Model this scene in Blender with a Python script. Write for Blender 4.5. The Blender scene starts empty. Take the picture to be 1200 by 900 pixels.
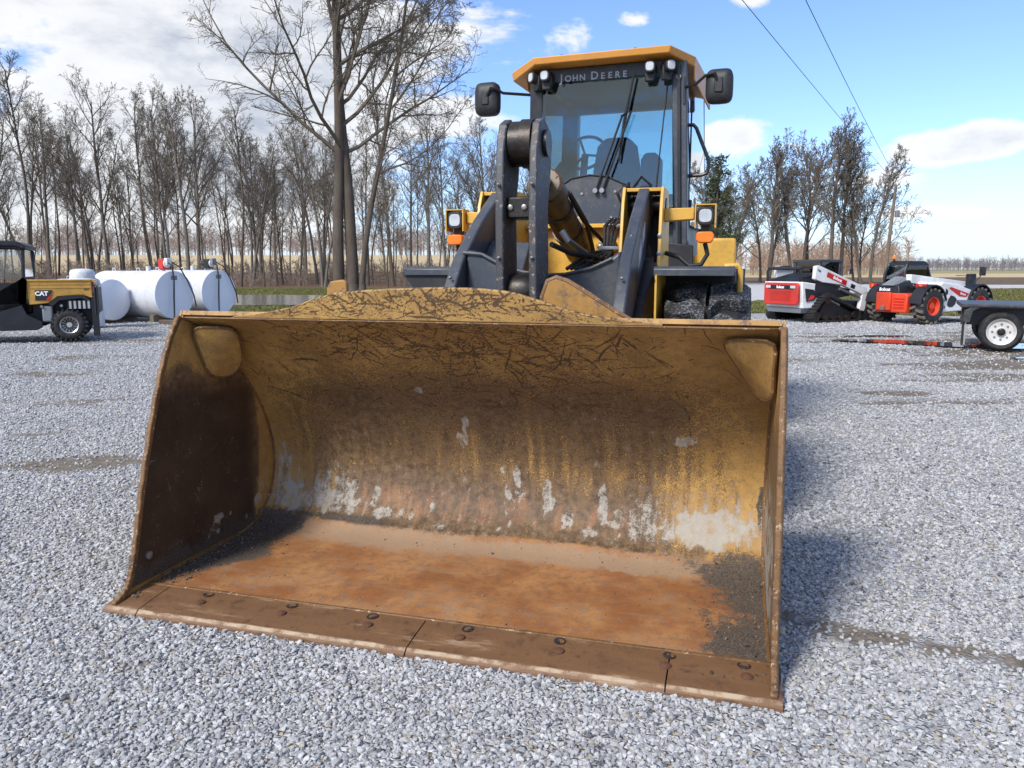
import bpy, bmesh, math, random
import numpy as np
from mathutils import Vector, Matrix
R = math.radians
sc = bpy.context.scene
COL = sc.collection

# ------------------------------------------------------------------ camera, sky, sun, exposure
cam_d = bpy.data.cameras.new('camera'); cam = bpy.data.objects.new('camera', cam_d); COL.objects.link(cam)
cam.location = (0, 0, 1.6); cam.rotation_euler = (R(90) - math.atan(135 / 920), 0, 0)
cam_d.sensor_width = 36; cam_d.lens = 920 * 36 / 1200; cam_d.clip_start = .05; cam_d.clip_end = 4000
sc.camera = cam
SUN_TO = Vector((-.60, -.68, .80)).normalized()          # towards the sun: behind the camera, to the left
sun_d = bpy.data.lights.new('sun', 'SUN'); sun = bpy.data.objects.new('sun', sun_d); COL.objects.link(sun)
sun_d.energy = 2.5; sun_d.angle = R(13); sun_d.color = (1, .955, .89)
sun.rotation_euler = (-SUN_TO).to_track_quat('-Z', 'Y').to_euler(); sun.location = (-20, -25, 40)
sc.view_settings.view_transform = 'Standard'; sc.view_settings.look = 'None'
sc.view_settings.gamma = 1; sc.view_settings.use_curve_mapping = False
sc.view_settings.exposure = 0.78

world = bpy.data.worlds.new('World'); sc.world = world; world.use_nodes = True
SKYN = .125


class NT:
    """small wrapper that makes node trees readable"""
    def __init__(s, nt): s.nt = nt; s.n = nt.nodes; s.l = nt.links
    def node(s, t, **k):
        o = s.n.new(t)
        for a, b in k.items(): setattr(o, a, b)
        return o
    def put(s, sock, v):
        if v is None: return
        if isinstance(v, bpy.types.NodeSocket): s.l.new(v, sock)
        else:
            if sock.type == 'RGBA' and len(v) == 3: v = (*v, 1)
            sock.default_value = v
    def math(s, op, a, b=0., c=None, clamp=False):
        o = s.node('ShaderNodeMath', operation=op, use_clamp=clamp)
        s.put(o.inputs[0], a); s.put(o.inputs[1], b)
        if c is not None: s.put(o.inputs[2], c)
        return o.outputs[0]
    def vmath(s, op, a, b=(0, 0, 0), sca=None):
        o = s.node('ShaderNodeVectorMath', operation=op)
        s.put(o.inputs[0], a)
        if op == 'SCALE': s.put(o.inputs['Scale'], sca)
        else: s.put(o.inputs[1], b)
        return o.outputs['Value'] if op in ('LENGTH', 'DOT_PRODUCT', 'DISTANCE') else o.outputs[0]
    def mapr(s, v, a, b, c=0., d=1., smooth=True):
        o = s.node('ShaderNodeMapRange', interpolation_type='SMOOTHSTEP' if smooth else 'LINEAR')
        for i, x in enumerate((v, a, b, c, d)): s.put(o.inputs[i], x)
        return o.outputs[0]
    def mix(s, f, a, b, mode='MIX'):
        o = s.node('ShaderNodeMix', data_type='RGBA', blend_type=mode)
        s.put(o.inputs[0], f); s.put(o.inputs[6], a); s.put(o.inputs[7], b)
        return o.outputs[2]
    def noise(s, vec, scale, detail=4., rough=.55, dist=0., out=0):
        o = s.node('ShaderNodeTexNoise'); s.put(o.inputs['Vector'], vec)
        o.inputs['Scale'].default_value = scale; o.inputs['Detail'].default_value = detail
        o.inputs['Roughness'].default_value = rough; o.inputs['Distortion'].default_value = dist
        return o.outputs[out]
    def voro(s, vec, scale, feature='F1', rnd=1., out=0):
        o = s.node('ShaderNodeTexVoronoi', feature=feature); s.put(o.inputs['Vector'], vec)
        o.inputs['Scale'].default_value = scale; o.inputs['Randomness'].default_value = rnd
        return o.outputs[out]
    def scale(s, vec, xyz, rot=(0, 0, 0), loc=(0, 0, 0)):
        o = s.node('ShaderNodeMapping'); s.put(o.inputs[0], vec)
        o.inputs['Scale'].default_value = xyz; o.inputs['Rotation'].default_value = rot; o.inputs['Location'].default_value = loc
        return o.outputs[0]
    def obj(s): return s.node('ShaderNodeTexCoord').outputs['Object']
    def pos(s): return s.node('ShaderNodeNewGeometry').outputs['Position']
    def attr(s, name, out='Fac'): return s.node('ShaderNodeAttribute', attribute_name=name).outputs[out]
    def bump(s, h, strength, dist=.02, normal=None):
        o = s.node('ShaderNodeBump'); o.inputs['Strength'].default_value = strength; o.inputs['Distance'].default_value = dist
        s.put(o.inputs['Height'], h)
        if normal is not None: s.put(o.inputs['Normal'], normal)
        return o.outputs[0]
    def sep(s, v):
        o = s.node('ShaderNodeSeparateXYZ'); s.put(o.inputs[0], v); return o.outputs


def lin(r, g, b):
    f = lambda c: (c / 255 / 12.92) if c / 255 <= .04045 else ((c / 255 + .055) / 1.055) ** 2.4
    return (f(r), f(g), f(b))


def build_world():
    t = NT(world.node_tree); t.n.clear()
    sky = t.node('ShaderNodeTexSky', sky_type='NISHITA', sun_disc=False)
    sky.sun_elevation = math.asin(SUN_TO.z); sky.sun_rotation = math.atan2(SUN_TO.x, SUN_TO.y)
    sky.altitude = 250; sky.air_density = 1.0; sky.dust_density = .6; sky.ozone_density = 2.2
    d = t.node('ShaderNodeTexCoord').outputs['Generated']
    xyz = t.sep(d)
    zc = t.math('MAXIMUM', xyz[2], 0.)
    # cloud field: flattened towards the horizon
    dz = t.node('ShaderNodeCombineXYZ'); t.put(dz.inputs[0], xyz[0]); t.put(dz.inputs[1], xyz[1]); t.put(dz.inputs[2], t.math('MULTIPLY', xyz[2], 2.3))
    v = dz.outputs[0]
    big = t.noise(v, 2.6, 3, .5)
    fine = t.noise(t.scale(v, (1, 1, 1), loc=(3.1, 1.7, .4)), 7.5, 9, .62, .25)
    dens = t.math('ADD', t.math('MULTIPLY', big, .55), t.math('MULTIPLY', fine, .62))
    # weather: cloud bank to the west (left), broken cumulus elsewhere
    bank = t.math('MULTIPLY', t.mapr(xyz[0], .05, -.30, 0, .235), t.mapr(xyz[1], -.35, .35))
    dens = t.math('ADD', dens, bank)
    dens = t.math('ADD', dens, t.mapr(xyz[1], .25, -.25, 0, .125))      # more cloud to the south, behind the camera
    for (c, r, w) in [((.49, .86, .135), (.085, .085, .024), .30), ((.255, .955, .15), (.04, .04, .03), .27),
                      ((.47, .88, .062), (.06, .06, .010), .13), ((.54, .84, .085), (.05, .05, .010), .12), ((.42, .90, .10), (.03, .03, .008), .10), ((.14, .95, .285), (.025, .025, .012), .16), ((.26, .92, .30), (.03, .03, .014), .20),
                      ((.35, .91, .245), (.04, .04, .012), .13), ((-.06, .98, .175), (.09, .09, .03), .17), ((-.30, .93, .20), (.24, .2, .12), .14)]:
        q = t.vmath('LENGTH', t.vmath('DIVIDE', t.vmath('SUBTRACT', d, c), r))
        dens = t.math('ADD', dens, t.mapr(q, 1.6, .2, 0, w))
    mask = t.mapr(dens, .70, .80)
    mask = t.math('MULTIPLY', mask, t.mapr(xyz[2], .0, .05))
    shade = t.mapr(t.noise(t.scale(v, (1, 1, 1), loc=(.15, -.1, .35)), 5, 7, .6), .38, .66)
    thick = t.mapr(dens, .78, 1.0); tex = t.mapr(t.noise(t.scale(v, (1, 1, 1), loc=(5, 2, 1)), 11, 8, .65, .3), .36, .62)
    shade = t.math('ADD', t.math('MULTIPLY', shade, .6), t.math('MULTIPLY', tex, .4))
    ccol = t.mix(t.math('MULTIPLY', shade, t.math('MULTIPLY', thick, .95)), (1.0, 1.0, 1.0), (.40, .455, .55))
    skyc = t.mix(1., sky.outputs[0], (.78, .87, 1.10), 'MULTIPLY')
    skyc = t.mix(t.mapr(xyz[2], .11, .0, 0, .45), skyc, (2.6, 3.3, 4.4))      # pale haze low over the horizon
    b1 = t.node('ShaderNodeBackground'); t.put(b1.inputs[0], skyc); b1.inputs[1].default_value = SKYN
    b2 = t.node('ShaderNodeBackground'); t.put(b2.inputs[0], ccol); b2.inputs[1].default_value = .60
    m = t.node('ShaderNodeMixShader'); t.put(m.inputs[0], t.math('MULTIPLY', mask, .93)); t.l.new(b1.outputs[0], m.inputs[1]); t.l.new(b2.outputs[0], m.inputs[2])
    o = t.node('ShaderNodeOutputWorld'); t.l.new(m.outputs[0], o.inputs[0])


build_world()

# ------------------------------------------------------------------ mesh helpers
class MB:
    def __init__(s): s.v = []; s.f = []
    def add(s, vs, fs):
        o = len(s.v); s.v += [tuple(p) for p in vs]; s.f += [tuple(i + o for i in f) for f in fs]; return s
    def box(s, x0, x1, y0, y1, z0, z1, M=None):
        vs = [(x, y, z) for z in (z0, z1) for (x, y) in ((x0, y0), (x1, y0), (x1, y1), (x0, y1))]
        if M is not None: vs = [M @ Vector(p) for p in vs]
        return s.add(vs, [(3, 2, 1, 0), (4, 5, 6, 7), (0, 1, 5, 4), (1, 2, 6, 5), (2, 3, 7, 6), (3, 0, 4, 7)])
    def hexa(s, p):   # eight points: bottom ring, top ring
        return s.add(p, [(3, 2, 1, 0), (4, 5, 6, 7), (0, 1, 5, 4), (1, 2, 6, 5), (2, 3, 7, 6), (3, 0, 4, 7)])
    def prism(s, poly, plane, a, b):
        f = {'xz': lambda p, t: (p[0], t, p[1]), 'yz': lambda p, t: (t, p[0], p[1]), 'xy': lambda p, t: (p[0], p[1], t)}[plane]
        n = len(poly)
        vs = [f(p, a) for p in poly] + [f(p, b) for p in poly]
        fs = [tuple(range(n))[::-1], tuple(range(n, 2 * n))] + [(i, (i + 1) % n, n + (i + 1) % n, n + i) for i in range(n)]
        return s.add(vs, fs)
    def tube(s, path, r, n=8, cap=True):
        P = [Vector(p) for p in path]; m = len(P)
        rr = r if isinstance(r, (list, tuple)) else [r] * m
        prev = None; o = len(s.v)
        for i in range(m):
            d = (P[min(i + 1, m - 1)] - P[max(i - 1, 0)])
            d = d.normalized() if d.length > 1e-9 else Vector((0, 0, 1))
            if prev is None:
                a = Vector((0, 0, 1)) if abs(d.z) < .9 else Vector((1, 0, 0))
                x = d.cross(a).normalized()
            else:
                x = prev - d * prev.dot(d); x = x.normalized() if x.length > 1e-6 else d.orthogonal().normalized()
            prev = x; y = d.cross(x)
            for k in range(n):
                w = 2 * math.pi * k / n
                s.v.append(tuple(P[i] + (x * math.cos(w) + y * math.sin(w)) * rr[i]))
        for i in range(m - 1):
            for k in range(n):
                k2 = (k + 1) % n
                s.f.append((o + i * n + k, o + i * n + k2, o + (i + 1) * n + k2, o + (i + 1) * n + k))
        if cap:
            s.f.append(tuple(o + k for k in range(n))[::-1]); s.f.append(tuple(o + (m - 1) * n + k for k in range(n)))
        return s
    def lathe(s, prof, origin, axis, n=32, closed=False):
        """prof: (along axis, radius)"""
        A = Vector(axis).normalized(); O_ = Vector(origin); x = A.orthogonal().normalized(); y = A.cross(x); o = len(s.v); m = len(prof)
        for (h, r) in prof:
            for k in range(n):
                w = 2 * math.pi * k / n; s.v.append(tuple(O_ + A * h + (x * math.cos(w) + y * math.sin(w)) * r))
        for i in range(m if closed else m - 1):
            j = (i + 1) % m
            for k in range(n):
                k2 = (k + 1) % n; s.f.append((o + i * n + k, o + i * n + k2, o + j * n + k2, o + j * n + k))
        if not closed:
            s.f.append(tuple(o + k for k in range(n))[::-1]); s.f.append(tuple(o + (m - 1) * n + k for k in range(n)))
        return s
    def cyl(s, a, b, r, n=16): return s.tube([a, b], r, n)
    def loft(s, rings, cap=True):
        n = len(rings[0]); o = len(s.v)
        for rg in rings: s.v += [tuple(p) for p in rg]
        for i in range(len(rings) - 1):
            for k in range(n):
                k2 = (k + 1) % n; s.f.append((o + i * n + k, o + i * n + k2, o + (i + 1) * n + k2, o + (i + 1) * n + k))
        if cap: s.f.append(tuple(o + k for k in range(n))[::-1]); s.f.append(tuple(o + (len(rings) - 1) * n + k for k in range(n)))
        return s
    def mesh(s, name, m, smooth=35, fix=True):
        me = bpy.data.meshes.new(name); me.from_pydata(s.v, [], s.f)
        if fix:
            bm = bmesh.new(); bm.from_mesh(me); bmesh.ops.recalc_face_normals(bm, faces=bm.faces); bm.to_mesh(me); bm.free()
        if smooth: me.shade_smooth(); me.set_sharp_from_angle(angle=R(smooth))
        me.materials.append(m); return me
    def build(s, name, m, parent=None, T=None, smooth=35, bevel=0, label=None, fix=True):
        if T is not None: s.v = [tuple(T @ Vector(p)) for p in s.v]
        return link(name, s.mesh(name, m, smooth, fix), parent, bevel=bevel, label=label)


def link(name, me, parent=None, loc=None, rot=None, bevel=0, label=None):
    o = bpy.data.objects.new(name, me); COL.objects.link(o)
    if parent is not None: o.parent = parent
    if loc is not None: o.location = loc
    if rot is not None: o.rotation_euler = rot
    if bevel:
        b = o.modifiers.new('bevel', 'BEVEL'); b.width = bevel; b.segments = 2; b.limit_method = 'ANGLE'; b.angle_limit = R(40); b.harden_normals = False
    if label: o['label'] = label
    return o


def thing(name, label, cat, loc=(0, 0, 0), rz=0, group=None):
    o = bpy.data.objects.new(name, None); COL.objects.link(o); o.location = loc; o.rotation_euler = (0, 0, rz)
    o.empty_display_size = .2
    return tag(o, label, cat, group)


def tag(o, label=None, cat=None, group=None, kind=None):
    for k, v in (('label', label), ('category', cat), ('group', group), ('kind', kind)):
        if v: o[k] = v
    return o


def copy_tree(o, parent=None):
    c = o.copy(); COL.objects.link(c); c.parent = parent
    for ch in list(o.children): copy_tree(ch, c)
    return c


def text(body, size, m, parent, M, name='lettering', depth=.002, bold=0.):
    cu = bpy.data.curves.new(name, 'FONT'); cu.body = body; cu.size = size; cu.extrude = depth; cu.offset = bold
    cu.align_x = 'CENTER'; cu.align_y = 'CENTER'; cu.resolution_u = 3
    tmp = bpy.data.objects.new('tmp', cu); COL.objects.link(tmp)
    me = bpy.data.meshes.new_from_object(tmp); bpy.data.objects.remove(tmp); bpy.data.curves.remove(cu)
    me.transform(M); me.materials.clear(); me.materials.append(m)
    return link(name, me, parent)


def frame(o, x, y):     # matrix from origin and two axes
    x = Vector(x).normalized(); y = Vector(y); y = (y - x * y.dot(x)).normalized(); z = x.cross(y)
    return Matrix(((x.x, y.x, z.x, o[0]), (x.y, y.y, z.y, o[1]), (x.z, y.z, z.z, o[2]), (0, 0, 0, 1)))


# value noise for numpy masks
_rng = np.random.default_rng(7); _lat = _rng.random((256, 256))
def vnoise(x, y):
    xi = np.floor(x).astype(int); yi = np.floor(y).astype(int); fx = x - xi; fy = y - yi
    fx = fx * fx * (3 - 2 * fx); fy = fy * fy * (3 - 2 * fy)
    g = lambda a, b: _lat[a & 255, b & 255]
    return (g(xi, yi) * (1 - fx) + g(xi + 1, yi) * fx) * (1 - fy) + (g(xi, yi + 1) * (1 - fx) + g(xi + 1, yi + 1) * fx) * fy
def fbm(x, y, o=4):
    s = 0; a = .5; t = 0
    for i in range(o): s = s + a * vnoise(x * 2 ** i + 17.3 * i, y * 2 ** i + 9.1 * i); t += a; a *= .5
    return s / t
def sstep(a, b, x): t = np.clip((x - a) / (b - a), 0, 1); return t * t * (3 - 2 * t)


# ------------------------------------------------------------------ materials
MATS = {}
def new_mat(name):
    m = bpy.data.materials.new(name); m.use_nodes = True; t = NT(m.node_tree)
    b = m.node_tree.nodes['Principled BSDF']; MATS[name] = m
    return m, t, b


def paint(name, rgb, rough=.42, metal=0., dirt=.35, dirtcol=(.10, .085, .07), scale=5., bump=.06, coat=0., chips=0., chipcol=(.16, .10, .07), var=.12):
    m, t, b = new_mat(name); p = t.obj()
    n1 = t.noise(p, scale, 6, .65); n2 = t.noise(p, scale * 6, 5, .6); n3 = t.noise(p, scale * .35, 3, .5)
    col = t.mix(t.mapr(n3, .3, .7), tuple(c * (1 - var) for c in rgb), tuple(min(1, c * (1 + var)) for c in rgb))
    d = t.math('MULTIPLY', t.mapr(t.math('ADD', t.math('MULTIPLY', n1, .7), t.math('MULTIPLY', n2, .4)), .48, .75), dirt)
    col = t.mix(d, col, dirtcol)
    r = t.math('ADD', rough, t.math('MULTIPLY', n1, .25)); r = t.math('SUBTRACT', r, .08)
    if chips:
        c = t.mapr(t.noise(p, scale * 3.2, 8, .75), .66 - chips * .2, .70 - chips * .2)
        col = t.mix(c, col, chipcol); r = t.math('ADD', r, t.math('MULTIPLY', c, .25))
    t.put(b.inputs['Base Color'], col); t.put(b.inputs['Roughness'], r); b.inputs['Metallic'].default_value = metal
    b.inputs['Coat Weight'].default_value = coat
    if bump: t.put(b.inputs['Normal'], t.bump(n2, bump, .004))
    return m


def glass(name, tint=(.75, .83, .85), refl=1., rough=0.):
    m, t, b = new_mat(name); t.n.remove(b); out = t.n['Material Output']
    tr = t.node('ShaderNodeBsdfTransparent'); tr.inputs[0].default_value = (*tint, 1)
    gl = t.node('ShaderNodeBsdfGlossy'); gl.inputs['Roughness'].default_value = rough; gl.inputs[0].default_value = (.95, .97, 1, 1)
    fr = t.node('ShaderNodeFresnel'); fr.inputs[0].default_value = 1.52
    mx = t.node('ShaderNodeMixShader'); t.put(mx.inputs[0], t.math('MULTIPLY', fr.outputs[0], 1.8 * refl, clamp=True))
    t.l.new(tr.outputs[0], mx.inputs[1]); t.l.new(gl.outputs[0], mx.inputs[2]); t.l.new(mx.outputs[0], out.inputs[0])
    return m


YEL = lin(214, 166, 66)
M_yel = paint('loader_yellow', YEL, .38, dirt=.35, dirtcol=lin(110, 85, 50), scale=4, chips=.25, chipcol=lin(70, 50, 35))
M_roof = paint('roof_yellow', lin(206, 142, 60), .4, dirt=.15, scale=3)
M_slate = paint('slate_grey_paint', lin(60, 66, 75), .38, dirt=.5, dirtcol=lin(105, 100, 92), scale=5, chips=.12, chipcol=lin(120, 112, 100))
M_wornslate = paint('worn_link_steel', lin(62, 66, 72), .5, dirt=.65, dirtcol=lin(84, 66, 52), scale=11, chips=.46, chipcol=lin(150, 138, 122), bump=.3)
M_black = paint('black_plastic', lin(30, 31, 34), .5, dirt=.35, dirtcol=lin(75, 72, 68), scale=7)
M_blackpaint = paint('black_paint', lin(26, 27, 31), .32, dirt=.3, dirtcol=lin(80, 76, 70), scale=6)
M_rubber = paint('rubber_hose', lin(24, 24, 25), .6, dirt=.4, dirtcol=lin(70, 66, 60), scale=9)
M_grease = paint('greasy_steel', lin(40, 37, 34), .35, metal=.4, dirt=.6, dirtcol=lin(78, 66, 54), scale=9, bump=.4)
M_cylinder = paint('dirty_cylinder', lin(92, 70, 42), .45, dirt=.9, dirtcol=lin(38, 33, 29), scale=5, chips=.5, chipcol=lin(40, 34, 30))
M_chrome = paint('rod_chrome', lin(190, 192, 195), .14, metal=1., dirt=.15, scale=5, bump=0)
M_steel = paint('bare_steel', lin(150, 150, 148), .4, metal=.8, dirt=.4, scale=8)
M_rust = paint('rusty_bolt', lin(96, 62, 42), .7, dirt=.6, dirtcol=lin(48, 34, 26), scale=20, bump=.5)
M_white = paint('white_paint', lin(222, 222, 220), .42, dirt=.4, dirtcol=lin(150, 140, 125), scale=2.2)
M_tank = paint('tank_white', lin(208, 210, 213), .42, dirt=.4, dirtcol=lin(146, 136, 120), scale=1.7, var=.05)
M_red = paint('machine_red', lin(200, 48, 38), .42, dirt=.35, scale=4)
M_orange = paint('machine_orange', lin(214, 66, 32), .42, dirt=.4, scale=4)
M_utv = paint('utv_yellow', lin(188, 142, 60), .4, dirt=.6, dirtcol=lin(120, 98, 66), scale=4)
M_grey = paint('grey_plastic', lin(120, 124, 128), .5, dirt=.25, scale=6)
M_darkgrey = paint('dark_grey_plastic', lin(58, 62, 68), .5, dirt=.25, scale=6)
M_seat = paint('seat_cloth', lin(40, 42, 46), .85, dirt=.2, scale=14)
M_lens = paint('clear_lens', lin(186, 190, 194), .12, dirt=.05, scale=30, bump=.5)
M_amber = paint('amber_lens', lin(245, 120, 25), .2, dirt=.08, scale=20, bump=.2)
M_redlens = paint('red_lens', lin(190, 25, 20), .2, dirt=.08, scale=20)
M_letter = paint('pale_lettering', lin(168, 174, 182), .5, dirt=.1, scale=20, bump=0)
M_letterw = paint('white_lettering', lin(235, 236, 236), .5, dirt=.05, scale=20, bump=0)
M_wood = paint('weathered_wood', lin(112, 98, 82), .8, dirt=.5, dirtcol=lin(60, 52, 44), scale=5, bump=.4)
M_alu2 = paint('dusty_aluminium', lin(206, 204, 198), .4, metal=.15, dirt=.3, dirtcol=lin(128, 116, 100), scale=6)
M_alu = paint('polished_aluminium', lin(205, 204, 200), .28, metal=.75, dirt=.25, dirtcol=lin(120, 108, 92), scale=6)
M_glass = glass('windshield_glass', (.54, .69, .70), .85)
M_doorglass = glass('door_glass', (.88, .95, .96), .9)
M_dkglass = glass('dark_glass', (.35, .42, .45), 1.3)
M_poly = glass('hazy_screen', (.80, .82, .84), 1.0, .12)

# ------------------------------------------------------------------ ground, water, road
def terrain(x, y):
    d = sstep(80, 300, y) * 6.5 * (1 - sstep(-.02, .22, x / np.maximum(y, 1.)))
    return d + 0 * x


def grid_mesh(name, xs, ys, zf, m, attrs=None, keep=None):
    X, Y = np.meshgrid(xs, ys); Z = zf(X, Y); nx, ny = len(xs), len(ys)
    V = np.stack([X, Y, Z], -1).reshape(-1, 3)
    i = np.arange(nx * ny).reshape(ny, nx)
    F = np.stack([i[:-1, :-1], i[:-1, 1:], i[1:, 1:], i[1:, :-1]], -1).reshape(-1, 4)
    if keep is not None:
        c = V[F].mean(1); F = F[keep(c[:, 0], c[:, 1])]
    me = bpy.data.meshes.new(name)
    me.from_pydata(V.tolist(), [], F.tolist())
    for k, fn in (attrs or {}).items():
        a = me.attributes.new(k, 'FLOAT', 'POINT'); a.data.foreach_set('value', np.asarray(fn(X, Y), dtype=np.float32).ravel())
    me.shade_smooth(); me.materials.append(m)
    return me


def ground_material():
    m, t, b = new_mat('farm_ground'); p = t.pos(); x = t.sep(p)
    n = t.noise(p, .12, 5, .6); nf = t.noise(p, 3., 6, .7); nm = t.noise(p, .6, 5, .65)
    grass = t.mix(t.mapr(nm, .35, .65), lin(82, 88, 46), lin(116, 108, 62))
    grass = t.mix(t.mapr(nf, .4, .7, 0, .6), grass, lin(58, 64, 34))
    litter = t.mix(t.mapr(nf, .35, .65), lin(84, 66, 52), lin(122, 98, 76))
    tan = t.mix(t.mapr(nm, .3, .7), lin(176, 156, 118), lin(198, 180, 144))
    soil = t.mix(t.mapr(nm, .3, .7), lin(92, 78, 62), lin(116, 98, 76))
    jit = t.math('MULTIPLY', t.math('SUBTRACT', n, .5), 24.)
    yy = t.math('ADD', x[1], jit)
    left = t.mapr(t.math('DIVIDE', x[0], t.math('MAXIMUM', x[1], 1.)), .16, .10)
    lcol = t.mix(t.mapr(yy, 62, 72), grass, litter)
    lcol = t.mix(t.mapr(yy, 128, 136), lcol, tan)
    rcol = t.mix(t.mapr(yy, 74, 80), grass, soil)
    rcol = t.mix(t.mapr(yy, 148, 160), rcol, tan)
    rcol = t.mix(t.mapr(yy, 250, 300), rcol, lin(150, 140, 100))
    col = t.mix(left, rcol, lcol)
    t.put(b.inputs['Base Color'], col); b.inputs['Roughness'].default_value = .95; b.inputs['Specular IOR Level'].default_value = .15
    t.put(b.inputs['Normal'], t.bump(nf, .8, .08))
    return m


M_ground = ground_material()
gx = np.concatenate([-np.geomspace(2500, 60, 26), np.linspace(-55, 55, 45), np.geomspace(60, 2500, 26)])
gy = np.concatenate([[-300, -100, -30], np.linspace(-10, 320, 100), np.geomspace(330, 3000, 20)])
POND = [(-26, 36.5), (-20, 35.2), (-14, 34.6), (-8, 35.4), (-5.2, 38), (-5.5, 43), (-8.5, 47), (-14, 48.6), (-21, 49), (-27, 46), (-28.5, 41)]
ground = link('ground', grid_mesh('ground', gx, gy, lambda X, Y: terrain(X, Y) - .03, M_ground)); tag(ground, kind='structure')

MUDS = [((-3.55, 6.35), (.75, .33), .2, .9), ((-5.6, 9.4), (1.5, .45), 0, .5), ((-9.6, 17.6), (3.6, .7), 0, .75), ((5.0, 10.1), (.55, .3), 0, 1.), ((4.5, 9.3), (.6, .2), 0, .8), ((5.5, 9.4), (1.3, .3), 0, .5),
        ((1.27, 3.44), (.35, .10), -.35, .8), ((1.65, 3.21), (.42, .09), -.35, .9), ((2.05, 3.04), (.4, .09), -.3, .85), ((1.42, 2.58), (.14, .05), -.3, .9), ((-1.51, 3.0), (.12, .04), .3, .8), ((.07, 2.43), (.1, .03), 0, .8),
        ((8.4, 13.2), (2.6, 1.0), 0, .9), ((11, 15.0), (4., 1.6), 0, 1.), ((10.5, 17.5), (5, .9), 0, .8), ((8, 18.7), (2.4, .5), 0, .6), ((7.4, 19.6), (3., .35), 0, .6), ((14, 20), (6, 1.2), 0, .6), ((3.2, 12.5), (1.4, .25), 0, .4), ((-2.6, 4.6), (.3, .08), .2, .5), ((6.5, 11.3), (1.6, .25), 0, .5)]
def mud(X, Y):
    s = 0 * X
    for (c, r, a, w) in MUDS:
        dx, dy = X - c[0], Y - c[1]; ca, sa = math.cos(a), math.sin(a)
        q = np.hypot((dx * ca + dy * sa) / r[0], (-dx * sa + dy * ca) / r[1])
        s = np.maximum(s, w * (1 - sstep(.25, 1.35, q)))
    tr_ = sstep(.60, .74, fbm(X * .35 + Y * .12 + 30, Y * 1.1 - X * .25 + 70, 4)) * sstep(3.5, 6, Y) * .55
    s = np.maximum(s, tr_)
    return np.clip(s + (fbm(X * 1.7 + 50, Y * 3.1 + 20) - .5) * 1.1 * sstep(0, .25, s), 0, 1)
def gravel_edge(x): return 28.2 + 1.6 * np.sin(x * .23 + 1) + .8 * np.sin(x * .71) + 2.5 * sstep(10, 22, x)


def gravel_material():
    m, t, b = new_mat('crushed_limestone'); p = t.pos()
    c1 = t.voro(p, 38, 'F1', 1., 1); d1 = t.voro(p, 38, 'DISTANCE_TO_EDGE')
    hs = t.sep(c1)
    st = t.mix(hs[0], lin(146, 147, 148), lin(218, 217, 214))
    st = t.mix(t.mapr(hs[1], .86, .9), st, lin(172, 160, 140))
    st = t.mix(t.mapr(d1, .0, .08, .42, 0), st, lin(96, 98, 102))
    n = t.noise(p, .5, 6, .6); nf = t.noise(p, 14, 6, .7)
    st = t.mix(t.mapr(n, .42, .66, 0, .32), st, lin(132, 128, 120))
    mu = t.mapr(t.math('ADD', t.attr('mud'), t.math('MULTIPLY', t.math('SUBTRACT', nf, .5), .5)), .2, .65)
    mudc = t.mix(t.mapr(nf, .3, .7), lin(86, 78, 68), lin(136, 126, 112))
    t.put(b.inputs['Base Color'], t.mix(mu, st, mudc))
    b.inputs['Roughness'].default_value = .85; b.inputs['Specular IOR Level'].default_value = .3
    h = t.math('MULTIPLY', t.mapr(d1, 0, .3), t.math('SUBTRACT', 1., t.math('MULTIPLY', mu, .8)))
    h = t.math('ADD', h, t.math('MULTIPLY', nf, .4))
    t.put(b.inputs['Normal'], t.bump(h, .85, .018))
    return m


def yard_z(X, Y): return .004 + .022 * (fbm(X * .35, Y * .35) - .5) * sstep(3.5, 9, Y) + .05 * (fbm(X * .8 + 9, Y * .8) - .5) * sstep(9, 16, Y) * .6 - .02 * mud(X, Y) * sstep(6, 9, Y)
M_gravel = gravel_material()
yard = link('gravel_yard', grid_mesh('gravel_yard', np.linspace(-26, 30, 420), np.linspace(-6, 34, 330), yard_z, M_gravel, {'mud': mud}, keep=lambda x, y: y < gravel_edge(x)))
tag(yard, kind='structure')


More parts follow.
